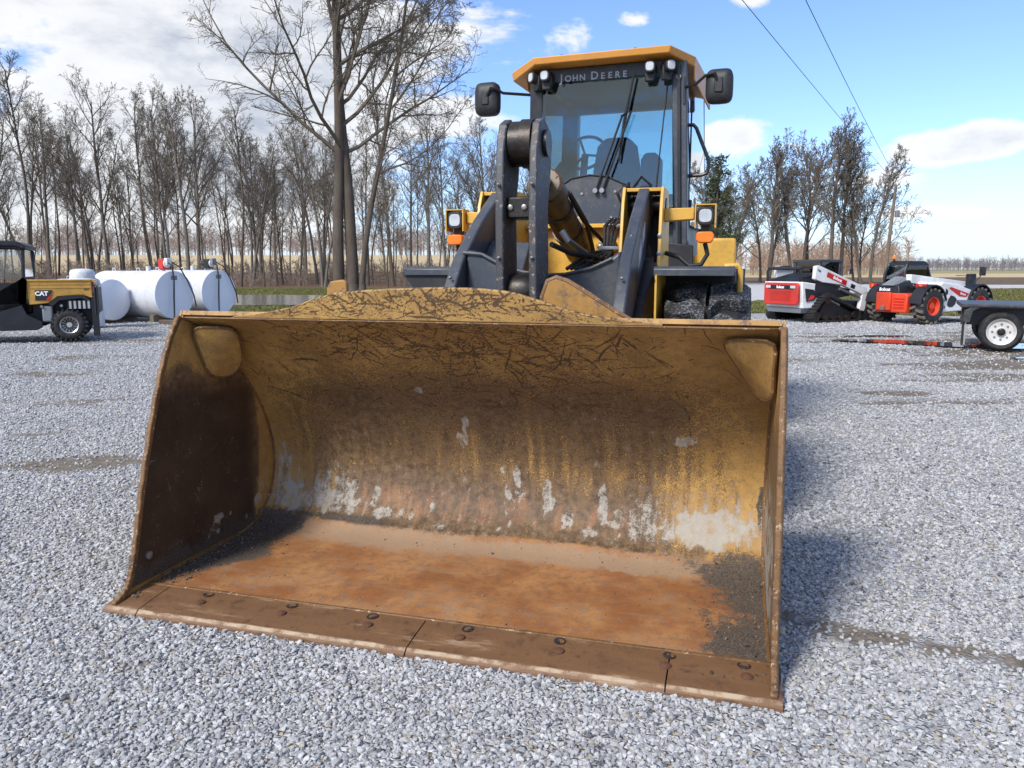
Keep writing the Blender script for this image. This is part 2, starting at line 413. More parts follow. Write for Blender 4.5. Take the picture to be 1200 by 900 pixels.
def scatter(name, pts, scales, rots, meshes, kind='stuff'):
    coll = bpy.data.collections.new(name + '_pieces')
    for i, me in enumerate(meshes): coll.objects.link(bpy.data.objects.new(me.name, me))
    me = bpy.data.meshes.new(name); me.from_pydata([tuple(p) for p in pts], [], [])
    a = me.attributes.new('piece_scale', 'FLOAT_VECTOR', 'POINT'); a.data.foreach_set('vector', np.asarray(scales, np.float32).ravel())
    a = me.attributes.new('piece_rot', 'FLOAT_VECTOR', 'POINT'); a.data.foreach_set('vector', np.asarray(rots, np.float32).ravel())
    o = link(name, me); o['kind'] = kind
    g = bpy.data.node_groups.new(name, 'GeometryNodeTree')
    g.interface.new_socket('Geometry', in_out='INPUT', socket_type='NodeSocketGeometry'); g.interface.new_socket('Geometry', in_out='OUTPUT', socket_type='NodeSocketGeometry')
    n = g.nodes; gi = n.new('NodeGroupInput'); go = n.new('NodeGroupOutput'); ip = n.new('GeometryNodeInstanceOnPoints'); ci = n.new('GeometryNodeCollectionInfo')
    ci.inputs['Collection'].default_value = coll; ci.inputs['Separate Children'].default_value = True; ci.inputs['Reset Children'].default_value = True
    ip.inputs['Pick Instance'].default_value = True
    for nm, sock in (('piece_scale', 'Scale'), ('piece_rot', 'Rotation')):
        na = n.new('GeometryNodeInputNamedAttribute'); na.data_type = 'FLOAT_VECTOR'; na.inputs['Name'].default_value = nm
        g.links.new(na.outputs['Attribute'], ip.inputs[sock])
    g.links.new(gi.outputs[0], ip.inputs['Points']); g.links.new(ci.outputs[0], ip.inputs['Instance']); g.links.new(ip.outputs[0], go.inputs[0])
    md = o.modifiers.new('scatter', 'NODES'); md.node_group = g
    return o


def stone_material():
    m, t, b = new_mat('loose_limestone'); oi = t.node('ShaderNodeObjectInfo').outputs['Random']
    r2 = t.math('FRACT', t.math('MULTIPLY', oi, 37.3)); n = t.noise(t.obj(), 2.2, 6, .7)
    col = t.mix(oi, lin(148, 149, 150), lin(206, 206, 204))
    col = t.mix(t.mapr(r2, .94, .96), col, lin(172, 164, 150)); col = t.mix(t.mapr(r2, .05, .03), col, lin(92, 96, 104))
    col = t.mix(t.mapr(n, .45, .75, 0, .4), col, lin(150, 148, 144))
    t.put(b.inputs['Base Color'], col); b.inputs['Roughness'].default_value = .8; b.inputs['Specular IOR Level'].default_value = .3
    t.put(b.inputs['Normal'], t.bump(n, .4, .2))
    return m


def stones():
    M = stone_material(); meshes = []
    for i in range(7):
        bm = bmesh.new(); bmesh.ops.create_icosphere(bm, subdivisions=2 if i < 3 else 1, radius=.5); rr = random.Random(i)
        planes = [(Vector((rr.gauss(0, 1), rr.gauss(0, 1), rr.gauss(0, 1))).normalized(), rr.uniform(.24, .40)) for _ in range(9)]
        for v in bm.verts:
            for (n, d) in planes:
                k = v.co.dot(n)
                if k > d: v.co -= n * (k - d)
            v.co += Vector((rr.uniform(-1, 1), rr.uniform(-1, 1), rr.uniform(-1, 1))) * .02
            v.co.z *= .72; v.co *= 1.35
        me = bpy.data.meshes.new('stone'); bm.to_mesh(me); bm.free(); me.materials.append(M); meshes.append(me)
    rng = np.random.default_rng(3); P = []; S = []
    ys = [1.5, 2.2, 2.8, 3.4, 4, 4.7, 5.5, 6.4, 7.5, 9, 11, 13, 15.5, 18.5, 22, 26]
    for y0, y1 in zip(ys[:-1], ys[1:]):
        ym = (y0 + y1) / 2; den = 6800 / (1 + (ym / 3.4) ** 2.1); lo = .008 + .0010 * ym; hi = .021 + .0010 * ym
        wx = lambda y: .78 * y + 1.4
        A = (y1 - y0) * 2 * wx(y1); n = int(A * den)
        x = rng.uniform(-wx(y1), wx(y1), n); y = rng.uniform(y0, y1, n)
        k = (np.abs(x) < wx(y)) & (rng.random(n) > np.clip(mud(x, y) * 1.1, 0, .88))
        # nothing under the bucket and the machine
        u = (x + .4592) * math.cos(R(-16)) + (y - 3.0745) * math.sin(R(-16)); s_ = -(x + .4592) * math.sin(R(-16)) + (y - 3.0745) * math.cos(R(-16))
        k &= ~((np.abs(u) < 1.43) & (s_ > .12) & (s_ < 1.4))
        x, y = x[k], y[k]; sz = lo + (hi - lo) * rng.random(len(x)) ** 2.0
        P.append(np.stack([x, y, yard_z(x, y) + sz * .16], -1)); S.append(sz)
    P = np.concatenate(P); S = np.concatenate(S)
    sc3 = np.stack([S * rng.uniform(.8, 1.3, len(S)), S * rng.uniform(.8, 1.2, len(S)), S * rng.uniform(.75, 1.1, len(S))], -1)
    ro = np.stack([rng.uniform(-.6, .6, len(S)), rng.uniform(-.6, .6, len(S)), rng.uniform(0, 6.28, len(S))], -1)
    scatter('gravel', P, sc3, ro, meshes)


stones()

# pond, puddles
m, t, b = new_mat('pond_water'); p = t.pos()
b.inputs['Base Color'].default_value = (*lin(120, 118, 108), 1); b.inputs['Roughness'].default_value = .08; b.inputs['IOR'].default_value = 1.33; b.inputs['Specular IOR Level'].default_value = .9
t.put(b.inputs['Normal'], t.bump(t.noise(t.scale(p, (1, 2.2, 1)), 2.6, 5, .6), .25, .05)); M_pond = m
def flat_poly(name, pts, z, m, sub=0):
    mb = MB(); mb.add([(x, y, z) for x, y in pts], [tuple(range(len(pts)))]); return mb.build(name, m, smooth=0)
def smooth_poly(P, n=5):
    out = []; N = len(P)
    for i in range(N):
        a, b_, c, d = (Vector((*P[(i + k) % N], 0)) for k in (-1, 0, 1, 2))
        for j in range(n):
            q = j / n; v = .5 * ((2 * b_) + (c - a) * q + (2 * a - 5 * b_ + 4 * c - d) * q * q + (-a + 3 * b_ - 3 * c + d) * q ** 3); out.append((v.x, v.y))
    return out
pond = flat_poly('pond', smooth_poly(POND), .012, M_pond); tag(pond, kind='structure')
m, t, b = new_mat('puddle_water'); b.inputs['Base Color'].default_value = (*lin(70, 62, 54), 1); b.inputs['Roughness'].default_value = .03; b.inputs['IOR'].default_value = 1.33; b.inputs['Specular IOR Level'].default_value = 1.
t.put(b.inputs['Normal'], t.bump(t.noise(t.pos(), 3, 3, .5), .04, .02)); M_pud = m
for P in ([(7.2, 17.65), (8.1, 16.9), (9.1, 16.1), (10.1, 15.7), (11.3, 15.6), (12.6, 16.1), (12.3, 16.7), (11, 16.8), (9.9, 16.9), (9.1, 17.3), (8.3, 17.8)],
          [(8.9, 14.0), (9.6, 13.9), (10.2, 14.05), (9.6, 14.25)], [(7.9, 18.75), (8.8, 18.6), (9.6, 18.75), (8.8, 18.95)]):
    tag(flat_poly('puddle', smooth_poly(P), .016, M_pud), kind='structure')

m, t, b = new_mat('pale_gravel_road'); p = t.pos()
t.put(b.inputs['Base Color'], t.mix(t.noise(p, 1.5, 6, .7), lin(158, 156, 152), lin(204, 202, 198))); b.inputs['Roughness'].default_value = .9
t.put(b.inputs['Normal'], t.bump(t.noise(p, 20, 4), .4, .02)); M_road = m
ROAD = [(-2, 36.5), (5, 37.5), (11.5, 39.3), (13.5, 41.5), (18.8, 48.3), (25.2, 55.5), (30, 60), (36, 63.8), (43, 66.6), (60, 69), (100, 72), (180, 75), (180, 84), (100, 83.5), (52, 81), (45, 81), (38.6, 83.3), (35, 89), (27, 92), (18, 90), (8, 84), (-2, 76)]
tag(flat_poly('gravel_road', ROAD, -.02 + .004, M_road), kind='structure')


# ------------------------------------------------------------------ trees
def bark(name, a, b_):
    m, t, b = new_mat(name); p = t.obj()
    n = t.noise(t.scale(p, (1, 1, .18)), 7, 6, .7); n2 = t.noise(p, .5, 4)
    c = t.mix(n, a, b_); c = t.mix(t.mapr(n2, .45, .7, 0, .35), c, lin(112, 108, 98))
    t.put(b.inputs['Base Color'], c); b.inputs['Roughness'].default_value = .92; b.inputs['Specular IOR Level'].default_value = .15
    t.put(b.inputs['Normal'], t.bump(n, .8, .04)); return m
M_bark = bark('grey_brown_bark', lin(58, 50, 44), lin(112, 100, 90))
M_bark2 = bark('pale_bark', lin(74, 68, 62), lin(136, 128, 118))
M_twig = bark('bare_twigs', lin(86, 78, 69), lin(124, 114, 101))


def rand_dir(rr): return Vector((rr.gauss(0, 1), rr.gauss(0, 1), rr.gauss(0, 1))).normalized()


def grow(mbs, rr, p, d, L, r, lev, cfg):
    ns = cfg['seg'][lev]; step = L / ns; pts = [p.copy()]; rs = [r]; ds = [d.copy()]
    taper = .82 if lev else .72
    for i in range(ns):
        d = (d + rand_dir(rr) * cfg['wob'][lev] + Vector((0, 0, cfg['up'][lev]))).normalized()
        p = p + d * step; pts.append(p.copy()); rs.append(max(r * (1 - taper * (i + 1) / ns), cfg['rmin'])); ds.append(d.copy())
    mbs[0 if lev == 0 else 1].tube(pts, rs, cfg['side'][lev], cap=False)
    if lev >= cfg['lev']: return
    n = cfg['n'][lev]; t0 = cfg['t0'][lev]
    for k in range(n):
        t = t0 + (1 - t0) * ((k + rr.random()) / n) ** (.8 if lev == 0 else 1); f = t * ns; i = min(int(f), ns - 1); w = f - i
        q = pts[i].lerp(pts[i + 1], w); dd = ds[min(i + 1, ns)]; rq = rs[i] * (1 - w) + rs[i + 1] * w
        ax = rand_dir(rr); ax = (ax - dd * ax.dot(dd)).normalized()
        ang = R(rr.uniform(*cfg['ang'][lev])) * (1 - .35 * t if lev == 0 else 1)
        nd = dd * math.cos(ang) + ax * math.sin(ang)
        Lc = L * cfg['ratio'][lev] * rr.uniform(.7, 1.15) * (1.15 - .65 * t)
        grow(mbs, rr, q, nd, Lc, max(min(rq * .72, r * cfg['rr'][lev]), cfg['rmin'] * 1.15), lev + 1, cfg)


CFG = dict(seg=[9, 6, 4, 3, 2], wob=[.07, .16, .22, .28, .3], up=[.03, .10, .06, .03, .02], side=[8, 5, 4, 3, 3], lev=4, n=[15, 8, 5, 4], t0=[.34, .2, .2, .15],
           ang=[(32, 62), (25, 55), (25, 60), (25, 65)], ratio=[.40, .48, .5, .55], rr=[.36, .46, .5, .55], rmin=.011)


def make_tree(seed, H, r0, base=(0, 0), stems=None, **kw):
    cfg = dict(CFG); cfg.update(kw); rr = random.Random(seed); mbs = [MB(), MB()]
    for (dx, dy, lean, h, r) in (stems or [(0, 0, Vector((rr.uniform(-.08, .08), rr.uniform(-.08, .08), 1)), H, r0)]):
        p = Vector((dx, dy, -.3))
        mbs[0].tube([p, p + lean.normalized() * .35, p + lean.normalized() * .9], [r * 1.55, r * 1.25, r * 1.02], 8, cap=False)
        grow(mbs, rr, p + Vector((0, 0, .25)), lean.normalized(), h, r, 0, cfg)
    return mbs


def tree_proto(name, seed, H, r0, label, group, barkm=None, **kw):
    a, c = make_tree(seed, H, r0, **kw)
    o = thing(name, label, 'tree', group=group)
    a.build('trunk', barkm or M_bark, o, smooth=60, fix=False); c.build('crown', M_twig, o, smooth=60, fix=False)
    return o


WL = 'tall bare tree in the leafless wood behind the white tanks'; WG = 'bare trees of the wood beyond the pond'
SL = 'thin bare sapling among the tall trees of the wood'; SG = 'bare saplings in the wood'
WLS = ['tall bare tree with a straight pale trunk in the wood behind the white tanks', 'very tall slender dark-barked bare tree in the wood behind the white tanks', 'broad low-branching pale bare tree in the wood behind the white tanks',
       'high-crowned slender bare tree, its lower trunk free of branches, in the wood', 'double-stemmed bare tree forking from the ground in the wood', 'shorter crooked bare tree in the wood behind the white tanks']
protos = [tree_proto('bare_tree', 11 + i, H, r, WLS[i], WG, M_bark if i % 2 else M_bark2, **kw) for i, (H, r, kw) in enumerate([
    (20, .24, dict(t0=[.36, .2, .2, .15])), (22, .20, dict(t0=[.5, .2, .2, .15], ratio=[.32, .48, .5, .55])), (18.5, .26, dict(t0=[.22, .2, .2, .15], ratio=[.52, .46, .5, .55], n=[14, 9, 6, 5])),
    (21, .19, dict(t0=[.55, .25, .2, .15], ratio=[.28, .5, .5, .55])), (19, .27, dict(stems=[(-.3, 0, Vector((-.09, 0, 1)), 19, .2), (.3, 0, Vector((.12, .03, 1)), 18, .2)], n=[12, 7, 6, 4])),
    (17, .17, dict(t0=[.4, .2, .2, .15], wob=[.12, .2, .24, .28, .3]))])]
saps = [tree_proto('sapling', 40 + i, H, r, ['thin bare sapling of middle height among the tall trees of the wood', 'tallest kind of thin bare sapling among the trees of the wood', 'small thin bare sapling low under the trees of the wood'][i], SG, M_bark, seg=[7, 4, 3, 2, 2], n=[12, 4, 3, 3], lev=3, t0=[.3, .2, .2, .15], ratio=[.26, .5, .5, .5]) for i, (H, r) in enumerate([(11, .09), (13, .11), (8, .07)])]


def place(pr, used, x, y, rz, s, tilt=(0, 0)):
    o = pr if pr.name not in used else copy_tree(pr)
    used.add(pr.name); o.location = (x, y, float(terrain(np.array(x), np.array(y))) - .05); o.rotation_euler = (tilt[0], tilt[1], rz); o.scale = (s, s, s)
    return o


rr = random.Random(5); used = set()
spots = []
for k in range(4000):      # wood on the left: a band 72 to 125 m away
    y = rr.uniform(72, 126); x = y * rr.uniform(-.78, .02)
    if all((x - a) ** 2 + (y - b_) ** 2 > 4.4 ** 2 for a, b_ in spots): spots.append((x, y))
    if len(spots) >= 74: break
for i, (x, y) in enumerate(spots):
    f = .90 if x / y < -.35 else (.80 if x / y < -.2 else .72)
    place(protos[(i * 7 + i // 3) % 6], used, x, y, rr.uniform(0, 6.28), f * rr.uniform(.84, 1.1), (rr.uniform(-.05, .05), rr.uniform(-.05, .05)))
sspots = []
for k in range(4000):
    y = rr.uniform(68, 120); x = y * rr.uniform(-.78, .03)
    if all((x - a) ** 2 + (y - b_) ** 2 > 2.6 ** 2 for a, b_ in spots + sspots): sspots.append((x, y))
    if len(sspots) >= 85: break
for i, (x, y) in enumerate(sspots):
    place(saps[i % 3], used, x, y, rr.uniform(0, 6.28), rr.uniform(.7, 1.2), (rr.uniform(-.08, .08), rr.uniform(-.08, .08)))

# copse on the right
RL = 'single-stemmed bare tree in the copse beside the road behind the track loader'; RG = 'bare trees of the roadside copse'
rp = [tree_proto('bare_tree', 71, 13.5, .26, RL, RG, M_bark, t0=[.3, .2, .2, .15], n=[18, 9, 5, 4], ang=[(22, 52), (20, 50), (25, 60), (25, 65)], ratio=[.5, .48, .5, .55], rmin=.017),
      tree_proto('bare_tree', 72, 14, .22, 'double-stemmed bare tree in the copse beside the road behind the track loader', RG, M_bark, t0=[.2, .2, .2, .15], n=[16, 8, 5, 4], ang=[(24, 62), (20, 50), (25, 60), (25, 65)], ratio=[.46, .48, .5, .55], rmin=.017, stems=[(-.5, 0, Vector((-.1, 0, 1)), 13.5, .2), (.4, .2, Vector((.16, 0, 1)), 12.5, .2)])]
for i, (x, y, s) in enumerate([(27.2, 84, 1.0), (24.0, 88, .93), (31.0, 86, 1.08), (33.2, 83, 1.12), (35.2, 85, 1.05), (36.8, 82.5, .95), (29.6, 93, .95), (34.2, 92, 1.08), (22.4, 95, .95), (38.2, 88, .75), (26, 97, .9)]):
    place(rp[(i + i // 2) % 2], used, x, y, rr.uniform(0, 6.28), s * .92, (rr.uniform(-.04, .04), rr.uniform(-.04, .04)))

# three-stemmed tree by the pond
hero = thing('bare_tree', 'large bare tree with three close upright stems standing alone by the pond', 'tree', (-11.3, 54, -.03))
a, c = make_tree(93, 24, .6, stems=[(-.55, 0, Vector((.0, 0, 1)), 27, .41), (.42, .1, Vector((.035, .03, 1)), 27, .43), (1.05, -.25, Vector((.14, -.02, 1)), 22, .22)],
                 seg=[13, 8, 6, 4, 3], n=[12, 11, 9, 6], t0=[.24, .15, .12, .1], wob=[.045, .15, .22, .28, .32], up=[.01, .055, .02, -.01, -.03], ratio=[.52, .42, .44, .48], ang=[(42, 74), (28, 58), (28, 62), (25, 65)], rr=[.36, .45, .5, .55], rmin=.011)
a.build('trunk', M_bark, hero, smooth=60, fix=False); c.build('crown', M_twig, hero, smooth=60, fix=False)

# evergreen in the copse
def conifer():
    o = thing('cedar_tree', 'dark green evergreen tree at the end of the roadside copse', 'tree', (20.4, 80, -.03))
    tr = MB().tube([(0, 0, -.2), (0.1, 0, 5), (.05, .1, 9), (.1, .1, 12.8)], [.24, .18, .1, .03], 8); tr.build('trunk', M_bark, o, smooth=60)
    r2 = random.Random(8); lv = MB(); br = MB()
    for k in range(120):
        z = 2.4 + 10.2 * (k / 120); L = (2.5 * (1 - (z - 2.4) / 11.2) ** .8 + .3) * r2.uniform(.55, 1.15); a = r2.uniform(0, 6.28)
        if r2.random() < .12: continue
        d = Vector((math.cos(a), math.sin(a), r2.uniform(.1, .5))); q = Vector((.07, .05, z))
        br.tube([q, q + d * L], [.035, .012], 3, cap=False)
        for j in range(int(26 * L) + 6):
            f = r2.uniform(.25, 1.05); c_ = q + d * L * f + rand_dir(r2) * .28 * (1.1 - f * .4)
            e1 = (d * .6 + rand_dir(r2) * .8).normalized() * r2.uniform(.14, .30); e2 = rand_dir(r2) * r2.uniform(.05, .1)
            lv.add([c_ - e2, c_ + e1 - e2 * .2, c_ + e1 * 1.2 + e2, c_ + e2], [(0, 1, 2, 3)])
    m, t, b = new_mat('cedar_needles'); n = t.noise(t.obj(), 1.2, 4)
    t.put(b.inputs['Base Color'], t.mix(n, lin(48, 58, 36), lin(84, 90, 56))); b.inputs['Roughness'].default_value = .8
    br.build('limbs', M_bark, o, fix=False); lv.build('crown', m, o, smooth=0, fix=False)
conifer()


# distant woods: too far to tell the trees apart
def far_woods(name, specs, seed, col):
    r2 = random.Random(seed); m, t, b = new_mat(name + '_twigs'); n = t.noise(t.pos(), .08, 3)
    t.put(b.inputs['Base Color'], t.mix(n, col[0], col[1])); b.inputs['Roughness'].default_value = .95
    mb = MB()
    for (x, y, H) in specs:
        z = float(terrain(np.array(x), np.array(y))) - .3; p = Vector((x, y, z)); w = H * .009 + .015
        mb.tube([p, p + Vector((r2.uniform(-.4, .4), 0, H * .75))], [w * 1.3, w * .4], 3, cap=False)
        for k in range(22):
            h = H * r2.uniform(.18, .8); q = p + Vector((0, 0, h)); d = Vector((r2.gauss(0, .7), r2.gauss(0, .7), r2.uniform(.4, 1.1))).normalized()
            L = H * r2.uniform(.12, .3); e = q + d * L; sd = Vector((d.z, 0, -d.x)) * w * .8
            mb.add([q - sd, q + sd, e], [(0, 1, 2)])
            for j in range(3):
                q2 = q.lerp(e, r2.uniform(.3, .9)); d2 = (d + rand_dir(r2) * .8).normalized(); e2 = q2 + d2 * L * .6; s2 = Vector((d2.z, 0, -d2.x)) * w * .55
                mb.add([q2 - s2, q2 + s2, e2], [(0, 1, 2)])
    o = mb.build(name, m, smooth=0, fix=False); o['kind'] = 'stuff'; return o
r2 = random.Random(77)
far_woods('far_wood', [(y * r2.uniform(-.85, .16), y, r2.uniform(8, 15)) for y in [r2.uniform(300, 370) for _ in range(700)]], 1, (lin(122, 110, 104), lin(150, 136, 128)))
far_woods('roadside_thicket', [(y * r2.uniform(.2, .50), y, r2.uniform(6, 11)) for y in [r2.uniform(190, 230) for _ in range(220)]], 2, (lin(138, 116, 98), lin(166, 142, 122)))
far_woods('horizon_wood', [(y * r2.uniform(.3, .95), y, r2.uniform(6, 12)) for y in [r2.uniform(560, 760) for _ in range(1500)]], 3, (lin(110, 104, 106), lin(136, 130, 130)))
far_woods('understory_brush', [(y * r2.uniform(-.8, .04), y, r2.uniform(1.0, 3.4)) for y in [r2.uniform(70, 128) for _ in range(650)]], 4, (lin(112, 98, 86), lin(140, 124, 110)))


# grass tufts on the verges
def tufts():
    m, t, b = new_mat('grass_blades'); oi = t.node('ShaderNodeObjectInfo').outputs['Random']
    t.put(b.inputs['Base Color'], t.mix(oi, lin(76, 90, 40), lin(132, 122, 70))); b.inputs['Roughness'].default_value = .8
    meshes = []
    for k in range(4):
        r3 = random.Random(k); mb = MB()
        for j in range(14):
            a = r3.uniform(0, 6.28); q = Vector((r3.gauss(0, .3), r3.gauss(0, .3), 0)); d = Vector((math.cos(a) * .5, math.sin(a) * .5, 1)) * r3.uniform(.5, 1); s_ = Vector((math.sin(a), -math.cos(a), 0)) * .06
            mb.add([q - s_, q + s_, q + d], [(0, 1, 2)])
        meshes.append(mb.mesh('grass_tuft', m, 0, False))
    rng = np.random.default_rng(9); n = 42000; y = rng.uniform(26, 66, n) ; x = y * rng.uniform(-.75, .75, n)
    inp = np.zeros(n, bool)
    def inside(poly):
        c = np.zeros(n, bool); j = len(poly) - 1
        for i in range(len(poly)):
            xi, yi = poly[i]; xj, yj = poly[j]
            hit = ((yi > y) != (yj > y)) & (x < (xj - xi) * (y - yi) / (yj - yi + 1e-9) + xi); c ^= hit; j = i
        return c
    k = (y > gravel_edge(x) + .1) & ~inside(POND) & ~inside(ROAD); x, y = x[k], y[k]; n = len(x); s_ = rng.uniform(.05, .13, n)
    scatter('grass', np.stack([x, y, x * 0 - .03], -1), np.stack([s_ * 1.6, s_ * 1.6, s_], -1), np.stack([x * 0, x * 0, rng.uniform(0, 6.28, n)], -1), meshes)
tufts()

# ------------------------------------------------------------------ wheel loader
OX, OY, YAW = -.4592, 3.0745, R(-16)
ld = thing('wheel_loader', 'large yellow and dark grey wheel loader with its worn wide bucket lowered on the gravel', 'wheel loader', (OX, OY, 0), YAW)

PROF = np.array([(.235, .055), (.5, .06), (.8, .062), (1.0, .068), (1.14, .095), (1.25, .16), (1.33, .26), (1.37, .40), (1.365, .53), (1.32, .67), (1.24, .82), (1.13, .96), (1.0, 1.09), (.86, 1.21), (.74, 1.29), (.6, 1.355)])
def catmull(P, n=14):
    Q = np.vstack([2 * P[0] - P[1], P, 2 * P[-1] - P[-2]]); out = []
    for i in range(1, len(Q) - 2):
        p0, p1, p2, p3 = Q[i - 1:i + 3]
        for t in np.linspace(0, 1, n, endpoint=False): out.append(.5 * (2 * p1 + (p2 - p0) * t + (2 * p0 - 5 * p1 + 4 * p2 - p3) * t * t + (3 * p1 - p0 - 3 * p2 + p3) * t ** 3))
    return np.array(out + [P[-1]])
CP = catmull(PROF); CL = np.concatenate([[0], np.cumsum(np.hypot(*np.diff(CP, axis=0).T))]); VL = CL[-1]
FRONT = catmull(np.array([(.02, .035), (.10, .08), (.14, .15), (.18, .27), (.26, .58), (.39, .98), (.50, 1.23), (.59, 1.36)]), 8)
BW = 1.468


def bucket_material():
    m, t, b = new_mat('worn_bucket_steel'); p = t.obj()
    A = {k: t.attr(k) for k in ('rust', 'grey', 'dirt', 'orange', 'dust', 'scratch', 'rust_shade')}
    nf = t.noise(p, 130, 5, .75); nm = t.noise(p, 22, 8, .72); nl = t.noise(p, 3.2, 5, .6)
    st = t.noise(t.scale(p, (1, .12, .12)), 60, 5, .65)      # fine vertical streaks
    yel = t.mix(t.mapr(nl, .3, .7), lin(158, 120, 64), lin(192, 152, 86)); yel = t.mix(t.mapr(nm, .40, .68, 0, .6), yel, lin(136, 106, 70)); yel = t.mix(t.mapr(nf, .52, .68, 0, .5), yel, lin(84, 64, 46))
    brown = t.mix(t.mapr(nm, .32, .68), lin(66, 50, 36), lin(120, 96, 68)); brown = t.mix(t.mapr(nf, .54, .68, 0, .6), brown, lin(146, 112, 72)); brown = t.mix(t.mapr(st, .5, .72, 0, .35), brown, lin(132, 98, 66))
    e = lambda a, k1, k2, lo, hi: t.mapr(t.math('ADD', a, t.math('ADD', t.math('MULTIPLY', t.math('SUBTRACT', nf, .5), k1), t.math('MULTIPLY', t.math('SUBTRACT', nm, .5), k2))), lo, hi)
    fr = e(A['rust'], 2.6, .9, .30, .64)
    col = t.mix(fr, yel, brown)
    fs = t.mapr(t.math('ADD', A['scratch'], t.math('MULTIPLY', t.math('SUBTRACT', nf, .5), .9)), .30, .50); col = t.mix(t.math('MULTIPLY', fs, .9), col, t.mix(nm, lin(50, 36, 27), lin(88, 64, 47)))
    col = t.mix(t.math('MULTIPLY', e(A['rust_shade'], .8, .8, .2, .9), .85), col, t.mix(t.mapr(nf, .4, .7), lin(36, 25, 20), lin(66, 46, 36)))  # dark wet rust; on the left wall also painted shade
    ora = t.mix(t.mapr(nl, .35, .65), lin(142, 90, 50), lin(172, 124, 78)); ora = t.mix(t.mapr(nm, .42, .68, 0, .7), ora, lin(116, 82, 58))
    ora = t.mix(t.mapr(t.noise(t.scale(p, (.2, 1.4, 1)), 9, 6, .7), .5, .72, 0, .5), ora, lin(152, 122, 92))
    fo = e(A['orange'], .3, .5, .35, .65); col = t.mix(fo, col, ora)
    fd = e(A['dust'], 1.2, 1.4, .25, .85); col = t.mix(t.math('MULTIPLY', fd, .8), col, t.mix(nf, lin(136, 112, 88), lin(176, 154, 128)))
    fi = e(A['dirt'], 1.8, 1.4, .36, .64); col = t.mix(fi, col, t.mix(t.mapr(nf, .35, .75), lin(56, 49, 43), lin(116, 104, 91)))
    vs_ = t.noise(t.scale(p, (1, .25, .25)), 34, 5, .7); fg = t.math('MULTIPLY', e(t.math('ADD', A['grey'], t.math('MULTIPLY', t.math('SUBTRACT', vs_, .5), 1.6)), 2.2, 1.8, .30, .95), .88); col = t.mix(fg, col, t.mix(nm, lin(146, 142, 132), lin(186, 182, 172)))
    t.put(b.inputs['Base Color'], col)
    ro = t.math('ADD', .46, t.math('MULTIPLY', nm, .25)); ro = t.math('ADD', ro, t.math('MULTIPLY', t.math('ADD', fi, fg, clamp=True), .2)); t.put(b.inputs['Roughness'], ro)
    b.inputs['Specular IOR Level'].default_value = .4
    h = t.math('ADD', t.math('MULTIPLY', nf, .5), t.math('MULTIPLY', nm, .5)); h = t.math('ADD', h, t.math('MULTIPLY', fg, .5)); h = t.math('SUBTRACT', h, t.math('MULTIPLY', fr, .3)); h = t.math('ADD', h, t.math('MULTIPLY', t.math('MULTIPLY', fi, nf), 2.))
    t.put(b.inputs['Normal'], t.bump(h, .5, .006))
    return m


M_bucket = bucket_material()


def set_attrs(me, dic):
    for k in ('rust', 'grey', 'dirt', 'orange', 'dust', 'scratch', 'rust_shade'):
        a = me.attributes.new(k, 'FLOAT', 'POINT'); v = dic.get(k, 0.)
        a.data.foreach_set('value', (np.zeros(len(me.vertices)) + np.asarray(v).ravel()).astype(np.float32))


def strokes(nu, nv, u0, u1, v0, v1, n, seed, zone, lenr=(.06, .5)):
    """random curved scrape marks drawn into an array"""
    g = np.zeros((nv, nu)); r3 = np.random.default_rng(seed)
    for i in range(n):
        u, v = zone(r3); a = r3.choice([r3.uniform(0, 3.14), r3.normal(2.2, .35), r3.normal(.25, .3)], p=[.3, .4, .3]); L = r3.uniform(*lenr) * r3.random(); k = r3.normal(0, 2.2); w = r3.uniform(.28, .6) * r3.choice([1, 1, 1, 1, 1, 1, 1.7]); s = r3.uniform(.4, 1.05)
        m = max(int(L / .003), 4); al = a + k * np.linspace(0, L, m) + np.cumsum(r3.normal(0, .03, m))
        pu = u + np.cumsum(np.cos(al)) * .003; pv = v + np.cumsum(np.sin(al)) * .003
        fu = (pu - u0) / (u1 - u0) * (nu - 1); fv = (pv - v0) / (v1 - v0) * (nv - 1)
        amp = s * np.sin(np.linspace(.25, 2.9, m))
        for ou in (-2, -1, 0, 1, 2):
            for ov in (-2, -1, 0, 1, 2):
                iu = np.round(fu).astype(int) + ou; iv = np.round(fv).astype(int) + ov
                k_ = (iu >= 0) & (iu < nu) & (iv >= 0) & (iv < nv)
                wgt = amp * np.exp(-((iu - fu) ** 2 + (iv - fv) ** 2) / (2 * w * w * .55))
                np.maximum.at(g, (iv[k_], iu[k_]), wgt[k_])
    return g


def blob(U, V, u, v, ru, rv, seed=0, rough=.55):
    q = np.hypot((U - u) / ru, (V - v) / rv); return 1 - sstep(.55, 1.1, q + (fbm(U * 22 + seed * 3.7, V * 16 + seed, 5) - .5) * rough * 3.2)


